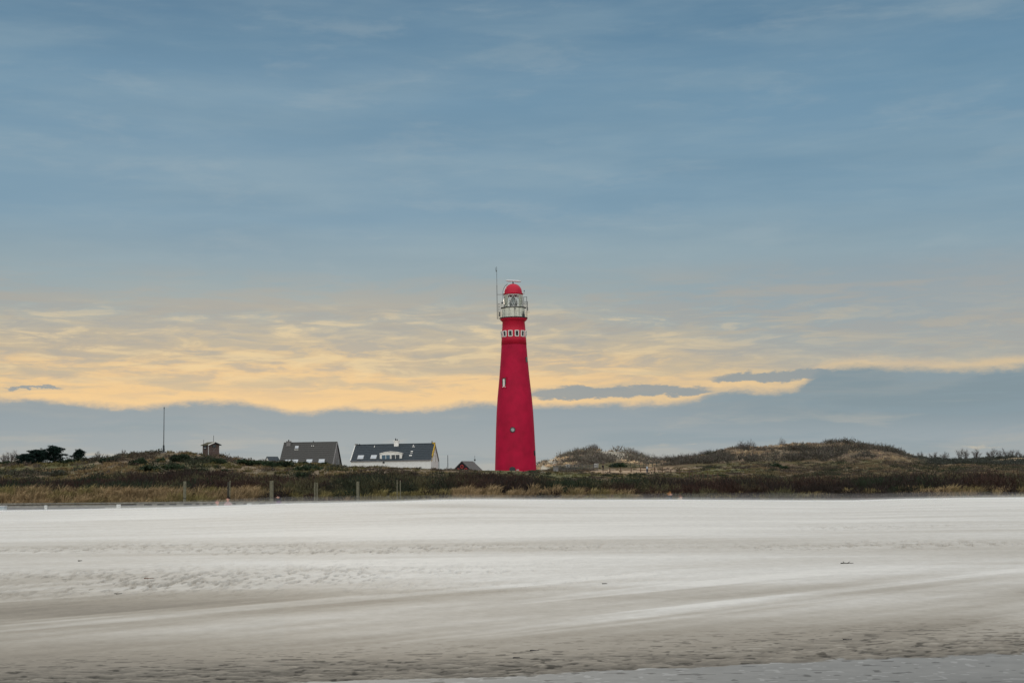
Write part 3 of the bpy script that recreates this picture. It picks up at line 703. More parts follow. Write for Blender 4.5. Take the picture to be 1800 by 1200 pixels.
# dome ladder on the left
m = MB(); arc = [(-(rr(31.8)+.18)*math.cos(t)**.86-.12, zd0+(Hd+.15)*math.sin(t)) for t in np.linspace(0, 1.12, 9)]
for dy in (-.18, .18):
    m.tube((arc[0][0], dy-.3, zu+1.0), (arc[0][0], dy-.3, arc[0][1]), .025, n=5)
    for p, q in zip(arc, arc[1:]): m.tube((p[0], dy-.3, p[1]), (q[0], dy-.3, q[1]), .03, n=5)
for p in arc: m.tube((p[0], -.48, p[1]), (p[0], -.12, p[1]), .02, n=5)
for q in np.arange(zu+1.1, arc[0][1], .3): m.tube((arc[0][0], -.48, q), (arc[0][0], -.12, q), .02, n=5)
m.build('ladder', steel, LH)
# tall radio mast on the left of the gallery (photo leans 0.8 degrees with the picture)
cx0 = lambda py: 906.5-(828-py)*.0135
X = lambda px, py: (px-cx0(py))/9.12
mx_ = X(873.6, 520)
rm = MB().tube((mx_, -.3, zg-.05), (mx_, -.3, hz(500)), .055, n=8).tube((mx_, -.3, hz(500)), (mx_, -.3, hz(466)), .038, n=8).build('radio_mast', steel, LH)
MB().tube((mx_, -.3, hz(516)), (-1.7, -.3, hz(516)), .04, n=6).build('bracket', steel, rm)
MB().tube((mx_, -.3, zg+.0), (-2.3, -.3, zg+.05), .04, n=6).build('bracket', steel, rm)
MB().box((mx_-.16, -.3, hz(471)), (.2, .05, .05)).box((mx_-.24, -.3, hz(470)), (.05, .05, .6)).box((mx_-.1, -.3, hz(474)), (.2, .16, .2)).build('wind_sensor', steel, rm)
# small cage and instruments on the left of the gallery
m = MB()
for dx in (X(876, 545), X(879, 545)): m.tube((dx, -.5, zg+.1), (dx, -.5, hz(532)), .03, n=5)
for q in (533, 538, 543, 548, 553): m.box(((X(876, 545)+X(879, 545))/2, -.5, hz(q)), (.35, .05, .05))
m.box((X(883, 533), -.9, hz(532)), (.35, .25, .28)); m.build('ladder_cage', darksteel, LH)
MB().box((X(878.5, 553), -.9, hz(552)), (.25, .3, .9)).build('equipment_box', darksteel, LH)
# right-hand antenna frame
m = MB(); xa, xb = X(921, 535), X(926.3, 535)
for dx, t_, b_ in ((xa, 520.8, 557), (xb, 520.8, 559), (X(927.6, 540), 529, 546)): m.tube((dx, -.4, hz(b_)), (dx, -.4, hz(t_)), .045, n=6)
for q in (521, 529.5, 533, 539.5): m.tube((xa, -.4, hz(q)), (xb+.1, -.4, hz(q)), .035, n=6)
m.tube((xb, -.4, hz(548.8)), (X(931.5, 549), -.4, hz(548.8)), .03, n=5).tube((X(928, 545), -.4, hz(540)), (X(928, 545), -.4, hz(546)), .07, n=6)
m.build('antenna_frame', darksteel, LH)
MB().box((X(920.3, 555), -1.3, hz(555)), (.45, .4, .55)).box((X(920.3, 555), -1.3, hz(550)), (.2, .2, .5)).build('equipment_box', darksteel, LH)
MB().tube((X(921.6, 515), 0, ze+.1), (X(921.8, 509), 0, hz(510.5)), .025, n=5).tube((X(921.8, 509), 0, hz(510.6)), (X(921.8, 509), 0, hz(508.8)), .09, n=8).build('sensor', darksteel, LH)
MB().tube((X(918.5, 530), -.2, zu), (X(918.5, 530), -.2, zt), .14, n=8).build('downpipe', white, LH)

# ------------------------------------------------------------------ houses
def gable_house(t, L, W, wallh, roofh, wallm, roofm, over=.25, verge=None, th=.12):
    """local x along the ridge (right gable at x=0, left at x=-L), front at y=-W/2, z=0 at the eaves"""
    w = MB(); pent = [(0, -W/2, -wallh), (0, W/2, -wallh), (0, W/2, 0), (0, 0, roofh), (0, -W/2, 0)]
    w.poly([(-.03+p[0], p[1], p[2]) for p in pent], (-L+.06, 0, 0)); wall = w.build('wall', wallm, t)
    sl = math.hypot(W/2, roofh); nx = Vector((0, -roofh, W/2)).normalized()
    r = MB()
    for sy in (-1, 1):
        e = Vector((0, sy*(W/2+over*W/2/sl), -over*roofh/sl+.05)); top = Vector((0, 0, roofh+.05)); n = Vector((0, sy*roofh, W/2)).normalized()*th
        r.poly([Vector((.05, e.y, e.z)), Vector((-L-.05, e.y, e.z)), Vector((-L-.05, 0, top.z)), Vector((.05, 0, top.z))], n)
    rf = r.build('roof', roofm, t)
    MB().tube((.06, 0, roofh+.05+th), (-L-.06, 0, roofh+.05+th), .11, n=8).build('ridge', roofm, rf)
    # courses of tiles as real steps
    m = MB(); k = int(sl/.55)
    for i in range(1, k):
        f = i/k; yy = -(W/2)*f; zz = roofh*(1-f)+.05; m.box((-L/2, yy, zz)+Vector((0, -roofh, W/2)).normalized()*(th+.012) if False else (-L/2, yy-roofh/sl*(th+.012), zz+W/2/sl*(th+.012)), (L+.08, .10, .03), (math.atan2(roofh, W/2), 0, 0))
    m.build('tile_course', roofm, rf)
    return wall, rf, sl
def on_roof(W, roofh, f):      # f 0 at ridge, 1 at eave -> y,z on the front slope
    return -W/2*f, roofh*(1-f)
def roofbox(parent, name, m, x, f, W, roofh, sx, sl_, t=.08, off=.18):
    s_ = math.hypot(W/2, roofh); yy, zz = on_roof(W, roofh, f); n = Vector((0, -roofh, W/2))/s_
    return MB().box((0, 0, 0), (sx, sl_, t)).build(name, m, parent, loc=(x, yy+n.y*off, zz+n.z*off), rot=(math.atan2(roofh, W/2), 0, 0))
def skylight(parent, x, f, W, roofh, sx, sl_, blind=0):
    o = roofbox(parent, 'skylight', greyboard, x, f, W, roofh, sx, sl_, .10, .20)
    MB().box((0, 0, .055), (sx-.12, sl_-.12, .02)).build('pane', skylight_g, o)
    MB().box((0, sl_*.2, .067), (sx-.16, .08, .012)).build('blind_rail', white, o)

# white long house
PSI = R(-7); k2 = 266/2500
c2 = at(757.6, 808.3, 266); H2 = empty('long_house', (c2.x, 0, 0), 'long white house with slate roof, wide dormer and yellow lichen on the gable', 'house', PSI)
W2, L2, RH2 = 8.0, 15.3, 3.05
H2.location = Matrix.Rotation(PSI, 3, 'Z') @ Vector((0, W2/2, 0))+Vector((c2.x, 266, c2.z))
wall, rf, sl = gable_house(H2, L2, W2, 4.2, RH2, whitewash, slate, over=.15)
H2['category'] = 'house'
for x_ in (-L2+1.75, -L2+4.25): skylight(H2, x_, .80, W2, RH2, 1.2, 1.25)
# dormer
dz0, dz1 = .12, 1.35; dx = -7.7; dw = 4.2; yf = -W2/2+.30
d = MB()
prof_d = [(-dw/2, dz0), (dw/2, dz0), (dw/2+.0, dz1-.05), (dw/4, dz1+.22), (0, dz1+.32), (-dw/4, dz1+.22), (-dw/2, dz1-.05)]
dorm = d.poly([(dx+a, yf, b) for a, b in prof_d], (0, 2.6, 0)).build('dormer', white, H2)
MB().poly([(dx+a*1.04, yf-.12, b) for a, b in [(-dw/2, dz1-.05), (-dw/4, dz1+.22), (0, dz1+.32), (dw/4, dz1+.22), (dw/2, dz1-.05), (dw/2, dz1+.07), (dw/4, dz1+.34), (0, dz1+.44), (-dw/4, dz1+.34), (-dw/2, dz1+.07)]], (0, 2.6, 0)).build('dormer_roof', white, dorm)
for sx in (-1, 1):
    fw = MB(); cx = dx+sx*.92
    fw.box((cx, yf-.03, dz0+.58), (1.72, .08, 1.0)); f = fw.build('window', white, dorm)
    for q in (-.41, .41): MB().box((cx+q, yf-.085, dz0+.58), (.70, .04, .82)).build('pane', blueglass if sx < 0 else darkglass, f)
def chimney(parent, x, y, z0, w, h, m, pots, name='chimney'):
    c = MB().box((x, y, z0+h/2), (w, w*.8, h)).box((x, y, z0+h+.06), (w+.16, w*.8+.16, .14)).build(name, m, parent)
    for dx, hh, r in pots: MB().tube((x+dx, y, z0+h+.1), (x+dx, y, z0+h+.13+hh), r, r*.85, 8).build('pot', black, c)
chimney(rf, -7.3, -.25, RH2-.6, .85, 1.3, white, [(-.18, .45, .10), (.12, .3, .12)])
chimney(rf, -L2+.15, 0, RH2-.1, .35, .35, greyboard, [])
chimney(rf, -L2+.75, 0, RH2-.1, .2, .2, black, [(0, .15, .1)])
chimney(rf, -.15, 0, RH2-.1, .4, .35, lichen, [])
MB().tube((-.5, 0, RH2), (-.5, 0, RH2+.65), .09, n=8).build('vent_pipe', black, rf)
for x_, f_, a_, b_ in ((-3.9, .18, .5, .12), (-4.0, .10, .12, .4), (-4.0, .48, .4, .25), (-4.0, .60, .5, .06), (-4.05, .74, .5, .28), (-11.5, .12, .1, .5)):
    roofbox(rf, 'roof_hatch', white, x_, f_, W2, RH2, a_, b_, .06, .20)
MB().box((-9.0, -W2/2-.08, -.25), (.3, .2, .35)).build('wall_lamp', darksteel, H2)
MB().box((-L2/2, -W2/2-.14, -.02), (L2, .14, .13)).build('gutter', greyboard, H2)
# gable verges, painted and lichened
def verge(parent, x, W, rh, m, w=.26, front=True, f1=1.0, nm='verge'):
    sy = -1 if front else 1; y1, z1 = sy*W/2*f1, rh*(1-f1)
    return MB().poly([(x, 0, rh+.22), (x, y1, z1+.22), (x, y1, z1+.22-w), (x, 0, rh+.22-w*1.2)], (.16, 0, 0)).build(nm, m, parent)
verge(H2, -.02, W2, RH2, lichen, .5, True, .78, 'lichen_verge'); verge(H2, -.02, W2, RH2, greyboard, .2, False)
verge(H2, -L2-.14, W2, RH2, white, .3)
m = MB()
for q in range(16):
    f_ = rnd.random()*.8+.12; yy = -W2/2*f_; m.box((.02, yy+.25+rnd.random()*.3, RH2*(1-f_)-.25-rnd.random()*.25), (.06, .12+.2*rnd.random(), .1+.25*rnd.random()))
m.build('lichen_patch', lichen, H2)
f = MB().box((.03, .3, .45), (.1, .55, 1.5)).build('window', white, H2); MB().box((.07, .3, .45), (.06, .35, 1.3)).build('pane', darkglass, f)
f = MB().box((.03, .5, -1.6), (.1, .7, .9)).build('window', white, H2); MB().box((.07, .5, -1.6), (.06, .5, .7)).build('pane', darkglass, f)
MB().tube((.12, W2/2-.15, .0), (.12, W2/2-.15, -3.5), .06, n=6).build('downpipe', steel, H2)

# grey steep-roofed house
PSI1 = R(-4.2); c1 = at(592.4, 776.4, 270); W1, L1, RH1 = 9.2, 10.15, 4.55
H1 = empty('steep_roof_house', (0, 0, 0), 'steep grey tiled house with five skylights and a white chimney', 'house', PSI1); H1.location = (c1.x, 270, c1.z-RH1-.2)
wall, rf, sl = gable_house(H1, L1, W1, 2.2, RH1, greyboard, tileg, over=.3)
chimney(rf, -L1+.95, -.35, RH1-.9, .78, 1.25, greyboard, [(0, .28, .12)])
skylight(H1, -L1+2.65, .19, W1, RH1, .75, .75)
roofbox(rf, 'roof_hatch', white, -L1+2.65, .29, W1, RH1, .8, .08)
for x_ in (-L1+1.55, -L1+2.95, -L1+5.65, -L1+8.0): skylight(H1, x_, .80, W1, RH1, 1.2, 1.15)
MB().tube((-L1+5.6, 0, RH1), (-L1+5.6, 0, RH1+.45), .08, n=8).build('vent_pipe', black, rf)
roofbox(rf, 'roof_hatch', white, -L1+5.45, .14, W1, RH1, .15, .15); roofbox(rf, 'roof_hatch', white, -L1+5.8, .14, W1, RH1, .15, .15)
verge(H1, -.02, W1, RH1, black, .3, False); verge(H1, -.02, W1, RH1, greyboard, .2, True)
for yy in (-.55, .75):
    f = MB().box((.03, yy, .85), (.1, .55, 1.6)).build('window', greyboard, H1); MB().box((.07, yy, .85), (.06, .38, 1.4)).build('pane', darkglass, f)

# small outbuilding roof left of it
c = at(487.5, 801.8, 262); HS = empty('outbuilding', (c.x, 262, c.z-1.15), 'low dark roofed outbuilding with white walls left of the steep grey house', 'outbuilding', R(34))
L_, W_ = 2.0, 2.6
w = MB(); w.poly([(-L_, -W_/2, -2), (-L_, W_/2, -2), (-L_, W_/2, 0), (-L_, 0, 1.0), (-L_, -W_/2, 0)], (L_, 0, 0)); w.build('wall', white, HS)
r = MB()
for sy in (-1, 1): r.poly([(-L_-.1, sy*(W_/2+.2), -.12), (.1, sy*(W_/2+.2), -.12), (.1, 0, 1.03), (-L_-.1, 0, 1.03)], (0, 0, .1))
r.build('roof', slate, HS)

# black shed with red rings
cS = at(812.3, 810.0, 258); HD = empty('red_ring_shed', (cS.x, 258, cS.z-1.62), 'small black gabled shed with three red rings beside the lighthouse', 'shed', R(-38))
Wd, Ld, Rh = 4.0, 3.0, 1.5
MB().poly([(-Wd/2, 0, -2.2), (Wd/2, 0, -2.2), (Wd/2, 0, 0), (0, 0, Rh), (-Wd/2, 0, 0)], (0, Ld, 0)).build('wall', navy, HD)
r = MB()
for sx in (-1, 1): r.poly([(sx*(Wd/2+.18), -.12, -.1), (sx*(Wd/2+.18), Ld+.1, -.1), (0, Ld+.1, Rh+.03), (0, -.12, Rh+.03)], (0, 0, .1))
r.build('roof', shedroof, HD)
for x_, z_ in ((0, .62), (-.92, .02), (.92, .02)):
    o = MB().lathe([(.34, -.05), (.34, .05), (.24, .05), (.24, -.05)], 20, closed=True).build('red_ring', redring, HD, loc=(x_, -.05, z_), rot=(R(90), 0, 0))
    MB().tube((0, 0, -.04), (0, 0, .02), .235, n=16).build('disc', black, o)
# thin poles
def pole(name, px, pyt, pyb, Y, r, label, m=darksteel, extra=False, cat='pole'):
    b = at(px, pyb, Y); t = at(px, pyt, Y).z; z = min(gz(b.x, Y), b.z)-.2
    o = MB().tube((0, 0, 0), (0, 0, t-z), r, r*.7, 8)
    if extra: o.box((0, 0, (at(px, 808, Y).z-z)), (.3, .2, .25))
    o = o.build(name, m, loc=(b.x, Y, z)); tag(o, label, cat)
pole('slim_pole', 787.3, 799.5, 824, 255, .07, 'dark slim pole standing left of the black shed')
pole('slim_pole', 834.8, 800.5, 824, 262, .04, 'thin pole with a small box rising behind the black shed', extra=True)

# tall mast
pm = hit(287.6, 796, 150, 260); mp_ = at(287.6, 794, pm.y); topz = at(287.0, 715.4, pm.y).z
MS = empty('radio_pole', (mp_.x, pm.y, gz(mp_.x, pm.y)-.1), 'tall thin mast standing alone on the left dune top', 'mast'); hh = topz-MS.location.z
MB().tube((0, 0, 0), (0, 0, 1.15), .14, .12, 10).build('base', darksteel, MS)
MB().tube((0, 0, 1.15), (0, 0, hh-.25), .065, .045, 8).build('pole', steel, MS)
MB().tube((0, 0, hh-.25), (0, 0, hh), .07, .07, 8).build('cap', steel, MS)
MB().box((0, 0, .05), (.8, .6, .25)).build('footing', greyboard, MS)

# wooden hut on the dune
ph = hit(366, 801, 150, 260); Yh = ph.y; ch = at(366.5, 800, Yh); kh = Yh/2500
HU = empty('lookout_hut', (ch.x, Yh, ch.z-.3), 'small brown wooden hut with a ridged roof on top of the left dune', 'hut', R(42))
a_, b_, hw = 15.7*kh/.74, 14.0*kh/.68, 18.5*kh+.3
# gable face looks along -y local, wide a_; side face looks along -x local, deep b_
MB().poly([(0, 0, 0), (a_, 0, 0), (a_, 0, hw), (a_/2, 0, hw+.26), (0, 0, hw)], (0, b_, 0)).build('wall', hutwood, HU)
r = MB()
for sx in (-1, 1):
    xe = a_/2+sx*(a_/2+.2); r.poly([(xe, -.22, hw-.08), (xe, b_+.22, hw-.08), (a_/2, b_+.22, hw+.33), (a_/2, -.22, hw+.33)], (0, 0, .09))
rf = r.build('roof', hutroof, HU)
MB().poly([(-.2, -.27, hw-.12), (a_/2, -.27, hw+.29), (a_/2, -.27, hw+.42), (-.2, -.27, hw+.03)], (0, .05, 0)).build('bargeboard', white, rf)
MB().poly([(a_+.2, -.27, hw-.12), (a_/2, -.27, hw+.29), (a_/2, -.27, hw+.42), (a_+.2, -.27, hw+.03)], (0, .05, 0)).build('bargeboard', darksteel, rf)
MB().box((-.03, -.03, hw/2), (.07, .07, hw)).build('corner_board', boardw, HU)
f = MB().box((a_*.5, -.03, hw-.15), (.55, .06, .42)).build('window', darkwood, HU); MB().box((a_*.5, -.07, hw-.15), (.42, .03, .3)).build('pane', darkglass, f)
f = MB().box((-.03, b_*.5, hw-.35), (.06, .75, .5)).build('window', darkwood, HU); MB().box((-.07, b_*.5, hw-.35), (.03, .6, .38)).build('pane', darkglass, f); MB().box((-.10, b_*.5, hw-.45), (.03, .6, .06)).build('slat', boardw, f)
m = MB(); 
for (u_, v_) in ((.35, -.5), (.55, -.62), (.48, -.8), (.62, -.4)): m.box((a_*u_, -.02, hw+v_), (.18, .04, .07), (0, .6*u_, 0))
m.build('notice', greyboard, HU)
MB().tube((a_*.5, .1, hw+.33), (a_*.5, .1, hw+1.3), .03, n=6).build('aerial', darksteel, HU)
MB().tube((.1, b_-.1, hw), (.1, b_-.1, hw+.75), .025, n=6).build('aerial', darksteel, HU)
m = MB()
for q in range(9): m.box((a_*(q+.5)/9, -.012, hw/2), (.02, .02, hw))
for q in range(8): m.box((-.012, b_*(q+.5)/8, hw/2), (.02, .02, hw))
m.build('board_joint', darkwood, HU)

# ------------------------------------------------------------------ beach posts, boardwalk
def post(px, pyt, w, label, double=0, mt=postwood, Y=89.6, tilt=0.):
    b = at(px, 878, Y); z0 = gz(b.x, Y)-.4; t = at(px, pyt, Y).z
    E = empty('wooden_post', (b.x, Y, z0), label, 'post', rnd.random()*.4, 'wooden posts behind the boardwalk'); E.rotation_euler.y = tilt
    h = t-z0
    if double:
        g_ = double
        for sx in (-1, 1):
            ww = w*.4; o = MB().tube((sx*g_/2, 0, 0), (sx*g_/2, 0, h-(.03 if sx > 0 else 0)), ww, ww*.92, 10).build('pile', mt, E, bevel=.01)
    else:
        MB().tube((0, 0, 0), (0, 0, h), w/2*1.05, w/2*.96, 12).build('pile', mt, E, bevel=.012)
    MB().tube((0, 0, h*.62), (0, 0, h*.62+.05), w/2*1.07 if not double else .01, n=12).build('band', darkwood, E)
post(324.5, 845.5, .19, 'pale wooden post at the left end of the row of posts')
post(401.0, 846.5, .12, 'dark thin post with a pale pole against it, second in the row', mt=darkwood)
post(477.3, 844.8, .25, 'thickest wooden post, third in the row, just left of the person in purple')
post(555.4, 847.2, .13, 'split looking wooden post of two close piles, fourth in the row', double=.14)
post(629.0, 846, .20, 'plain pale wooden post, fifth in the row')
post(701.0, 843, .09, 'pair of thin pale piles with a clear gap, last in the row at right', double=.20)
bq = at(403.8, 844.5, 89.2); zq = gz(bq.x, 89.2)-.3
tag(MB().tube((0, 0, 0), (.02, 0, bq.z-zq), .035, .03, 8).build('thin_pole', postwood, loc=(bq.x, 89.2, zq)), 'thin pale pole standing against the dark second post', 'pole')

# boardwalk: deck edge running along the dune foot
pa, pb = at(-60, 884.5, 82), at(742, 878.3, 88); dv = pb-pa; Lb = dv.length; ang = math.atan2(dv.y, dv.x); slope = math.asin(dv.z/Lb)
BW = empty('boardwalk', pa, 'low grey timber boardwalk running along the dune foot at left', 'boardwalk')
BW.rotation_euler = (0, -slope, ang)
MB().box((Lb/2, .75, -.03), (Lb, 1.5, .06)).build('deck', deckwood, BW)
MB().box((Lb/2, -.03, -.045), (Lb, .06, .07)).build('edge_beam', deckwood, BW)
MB().box((Lb/2, .30, -.75), (Lb, .04, 1.3)).build('underdeck_shade', black, BW)  # added black sheet standing in for the shade below the deck
nb = 52; xk = 0.3
while xk < Lb-.2:
    wk = rnd.choice([.12, .2, .3, .42, .6]) if xk > Lb*.3 else .12
    MB().box((xk+wk/2, .02, -.70), (wk, .10, 1.24)).build('support', deckwood if xk > Lb*.3 else darkwood, BW)
    xk += wk+rnd.uniform(.18, .5)*(1 if xk > Lb*.3 else 4)
MB().box((Lb*.20, -.06, -.20), (Lb*.24, .05, .13)).build('lower_plank', deckwood, BW)
MB().box((Lb*.64, -.06, -.62), (Lb*.70, .05, .84)).build('front_plank', deckwood, BW)
tag(BW, 'low grey timber boardwalk running along the dune foot at left', 'boardwalk')
def num_sign(px, py, w, h, label, Y=78):
    p = at(px, py, Y); k = Y/2500; E = empty('number_sign', (p.x, Y, gz(p.x, Y)), label, 'sign', group='small white signs along the boardwalk')
    zz = p.z-E.location.z
    MB().tube((0, .04, -.2), (0, .04, zz+.05), .03, n=8).build('post', postwood, E)
    f = MB().box((0, 0, zz), (w*k, .03, h*k)).build('panel', boardw, E, bevel=.005)
    g = greyboard; MB().box((w*k*.08, -.018, zz+h*k*.05), (w*k*.28, .006, h*k*.08)).box((w*k*.18, -.018, zz-h*k*.02), (w*k*.07, .006, h*k*.2)).build('marking', g, E)
num_sign(80.5, 891, 5, 7, 'leftmost small upright white sign below the boardwalk edge')
num_sign(208.5, 889, 7.5, 6, 'largest small white sign, between the left sign and the first post')
num_sign(438, 886.5, 8, 5, 'small white sign between the dark thin post and the thickest post')
p = at(4, 890, 79); E = empty('white_box', (p.x, 79, gz(p.x, 79)), 'long white and blue box at the left edge below the boardwalk', 'box')
zz = p.z-E.location.z
MB().box((0, 0, zz-.25), (.36, .4, .50)).build('body', mat('pale_blue_panel', (.26, .31, .35), .5), E); MB().box((0, -.0, zz+.04), (.40, .44, .05)).build('lid', boardw, E)

# ------------------------------------------------------------------ driftwood on the sand
def stick(px, py, wpx, label, m, rz=.1, twig=False):
    p = hit(px, py, 12, 54); k = p.y/2500; L = wpx*k; t = MB(); q = Vector((-L/2, 0, k*.6)); r = k*1.0
    for i_ in range(4):
        n = q+Vector((L/4, L*rnd.uniform(-.08, .08), L*rnd.uniform(-.03, .03))); t.tube(q, n, r, r*.8, 7); q = n; r *= .8
    if twig: t.tube((0, 0, k*.6), (L*.25, L*.1, L*.16), k*.6, k*.3, 5).tube((-L*.2, 0, k), (-L*.32, 0, L*.2), k*.6, k*.3, 5)
    o = t.build('driftwood', m, loc=p, rot=(0, 0, rz), smooth=True); tag(o, label, 'driftwood', 'bits of driftwood on the sand')
stick(262, 1019, 17, 'reddish brown stick on the trampled sand at left', mat('reddish_wood', (.16, .08, .05), .8))
stick(208, 1044.5, 13, 'dark grey stick on the grey sand below the reddish stick', darkwood, .15)
stick(141, 986, 8, 'short dark stick on the pale sand at far left', darkwood, -.3)
stick(1489, 992, 22, 'branched dark driftwood lying on the right part of the beach', darkwood, -.15, True)
stick(940, 1145, 16, 'dark bit of wood just above the rippled sand near the middle', black)
stick(908, 1162, 12, 'black bit of wood in the rippled sand below the lighthouse', black)
stick(1490, 1129, 16, 'dark flat bit of wood on the smooth sand at lower right', black)
stick(1063, 1030.5, 9, 'tiny dark stick on the smooth sand right of the lighthouse', darkwood)

# ------------------------------------------------------------------ fences on the right dunes
def fence(name, pts, n, h, r, m, label, rails=(.45, .85), Y0=150, pick_=False, rail_r=.035):
    P = [hit(a, b, Y0, 320) for a, b in pts]; base = P[0]; E = empty(name, base, label, 'fence')
    W = []
    seg = len(P)-1
    for k in range(n):
        f = k/(n-1)*seg; i = min(int(f), seg-1); q = P[i].lerp(P[i+1], f-i); q.z = gz(q.x, q.y); W.append(q-base)
    for q in W: MB().box((q.x, q.y, q.z+h/2-.1), (r*2, r*2, h+.2)).build('post', m, E)
    t = MB()
    for a, b in zip(W, W[1:]):
        for k in rails: t.tube(a+Vector((0, -r, h*k)), b+Vector((0, -r, h*k)), rail_r, n=5)
        if pick_:
            for j in range(5):
                q = a.lerp(b, (j+.5)/5); t.box((q.x, q.y, q.z+h*.5), (.06, .04, h*(.8+.15*rnd.random())))
    t.build('rail' if not pick_ else 'pickets', m, E)
fence('wooden_fence', [(1072,831),(1122,829.5),(1155,829),(1195,833)], 9, .85, .07, fencewood, 'brown post and rail fence along the tan path right of the lighthouse')
fence('picket_fence', [(973,829),(1010,827),(1050,826)], 13, 1.1, .05, palefence, 'grey picket fence at the foot of the small sandy hill', pick_=True)
fence('wire_fence', [(1212,841),(1232,845),(1262,847)], 8, 1.0, .045, fencewood, 'thin wire fence with brown posts crossing the meadow in front of the big hill', rail_r=.012)
fence('green_fence', [(1076,821.5),(1120,820.5),(1162,819.5)], 12, .9, .05, mat('dark_green_wood', (.03, .045, .04), .8), 'dark green fence behind the tan path below the small hill')
fence('slope_railing', [(272,822),(298,836),(322,846)], 5, .5, .025, postwood, 'thin pale handrail slanting down the dune towards the first wooden post', Y0=110, rails=(.9,), rail_r=.02)
for px_, py_, lb in ((977, 826, 'pale low box at the left end of the picket fence'), (998, 819.5, 'small pale blue box above the picket fence'), (1048, 818.5, 'small grey white box at the right end of the picket fence')):
    p = hit(px_, py_+3, 200, 345); o = MB().box((0, 0, .35), (.8, .5, .7)).box((0, 0, .73), (.9, .6, .08)).build('utility_box', boardw if px_ > 980 else greyboard, loc=p); tag(o, lb, 'box', 'boxes by the picket fence')

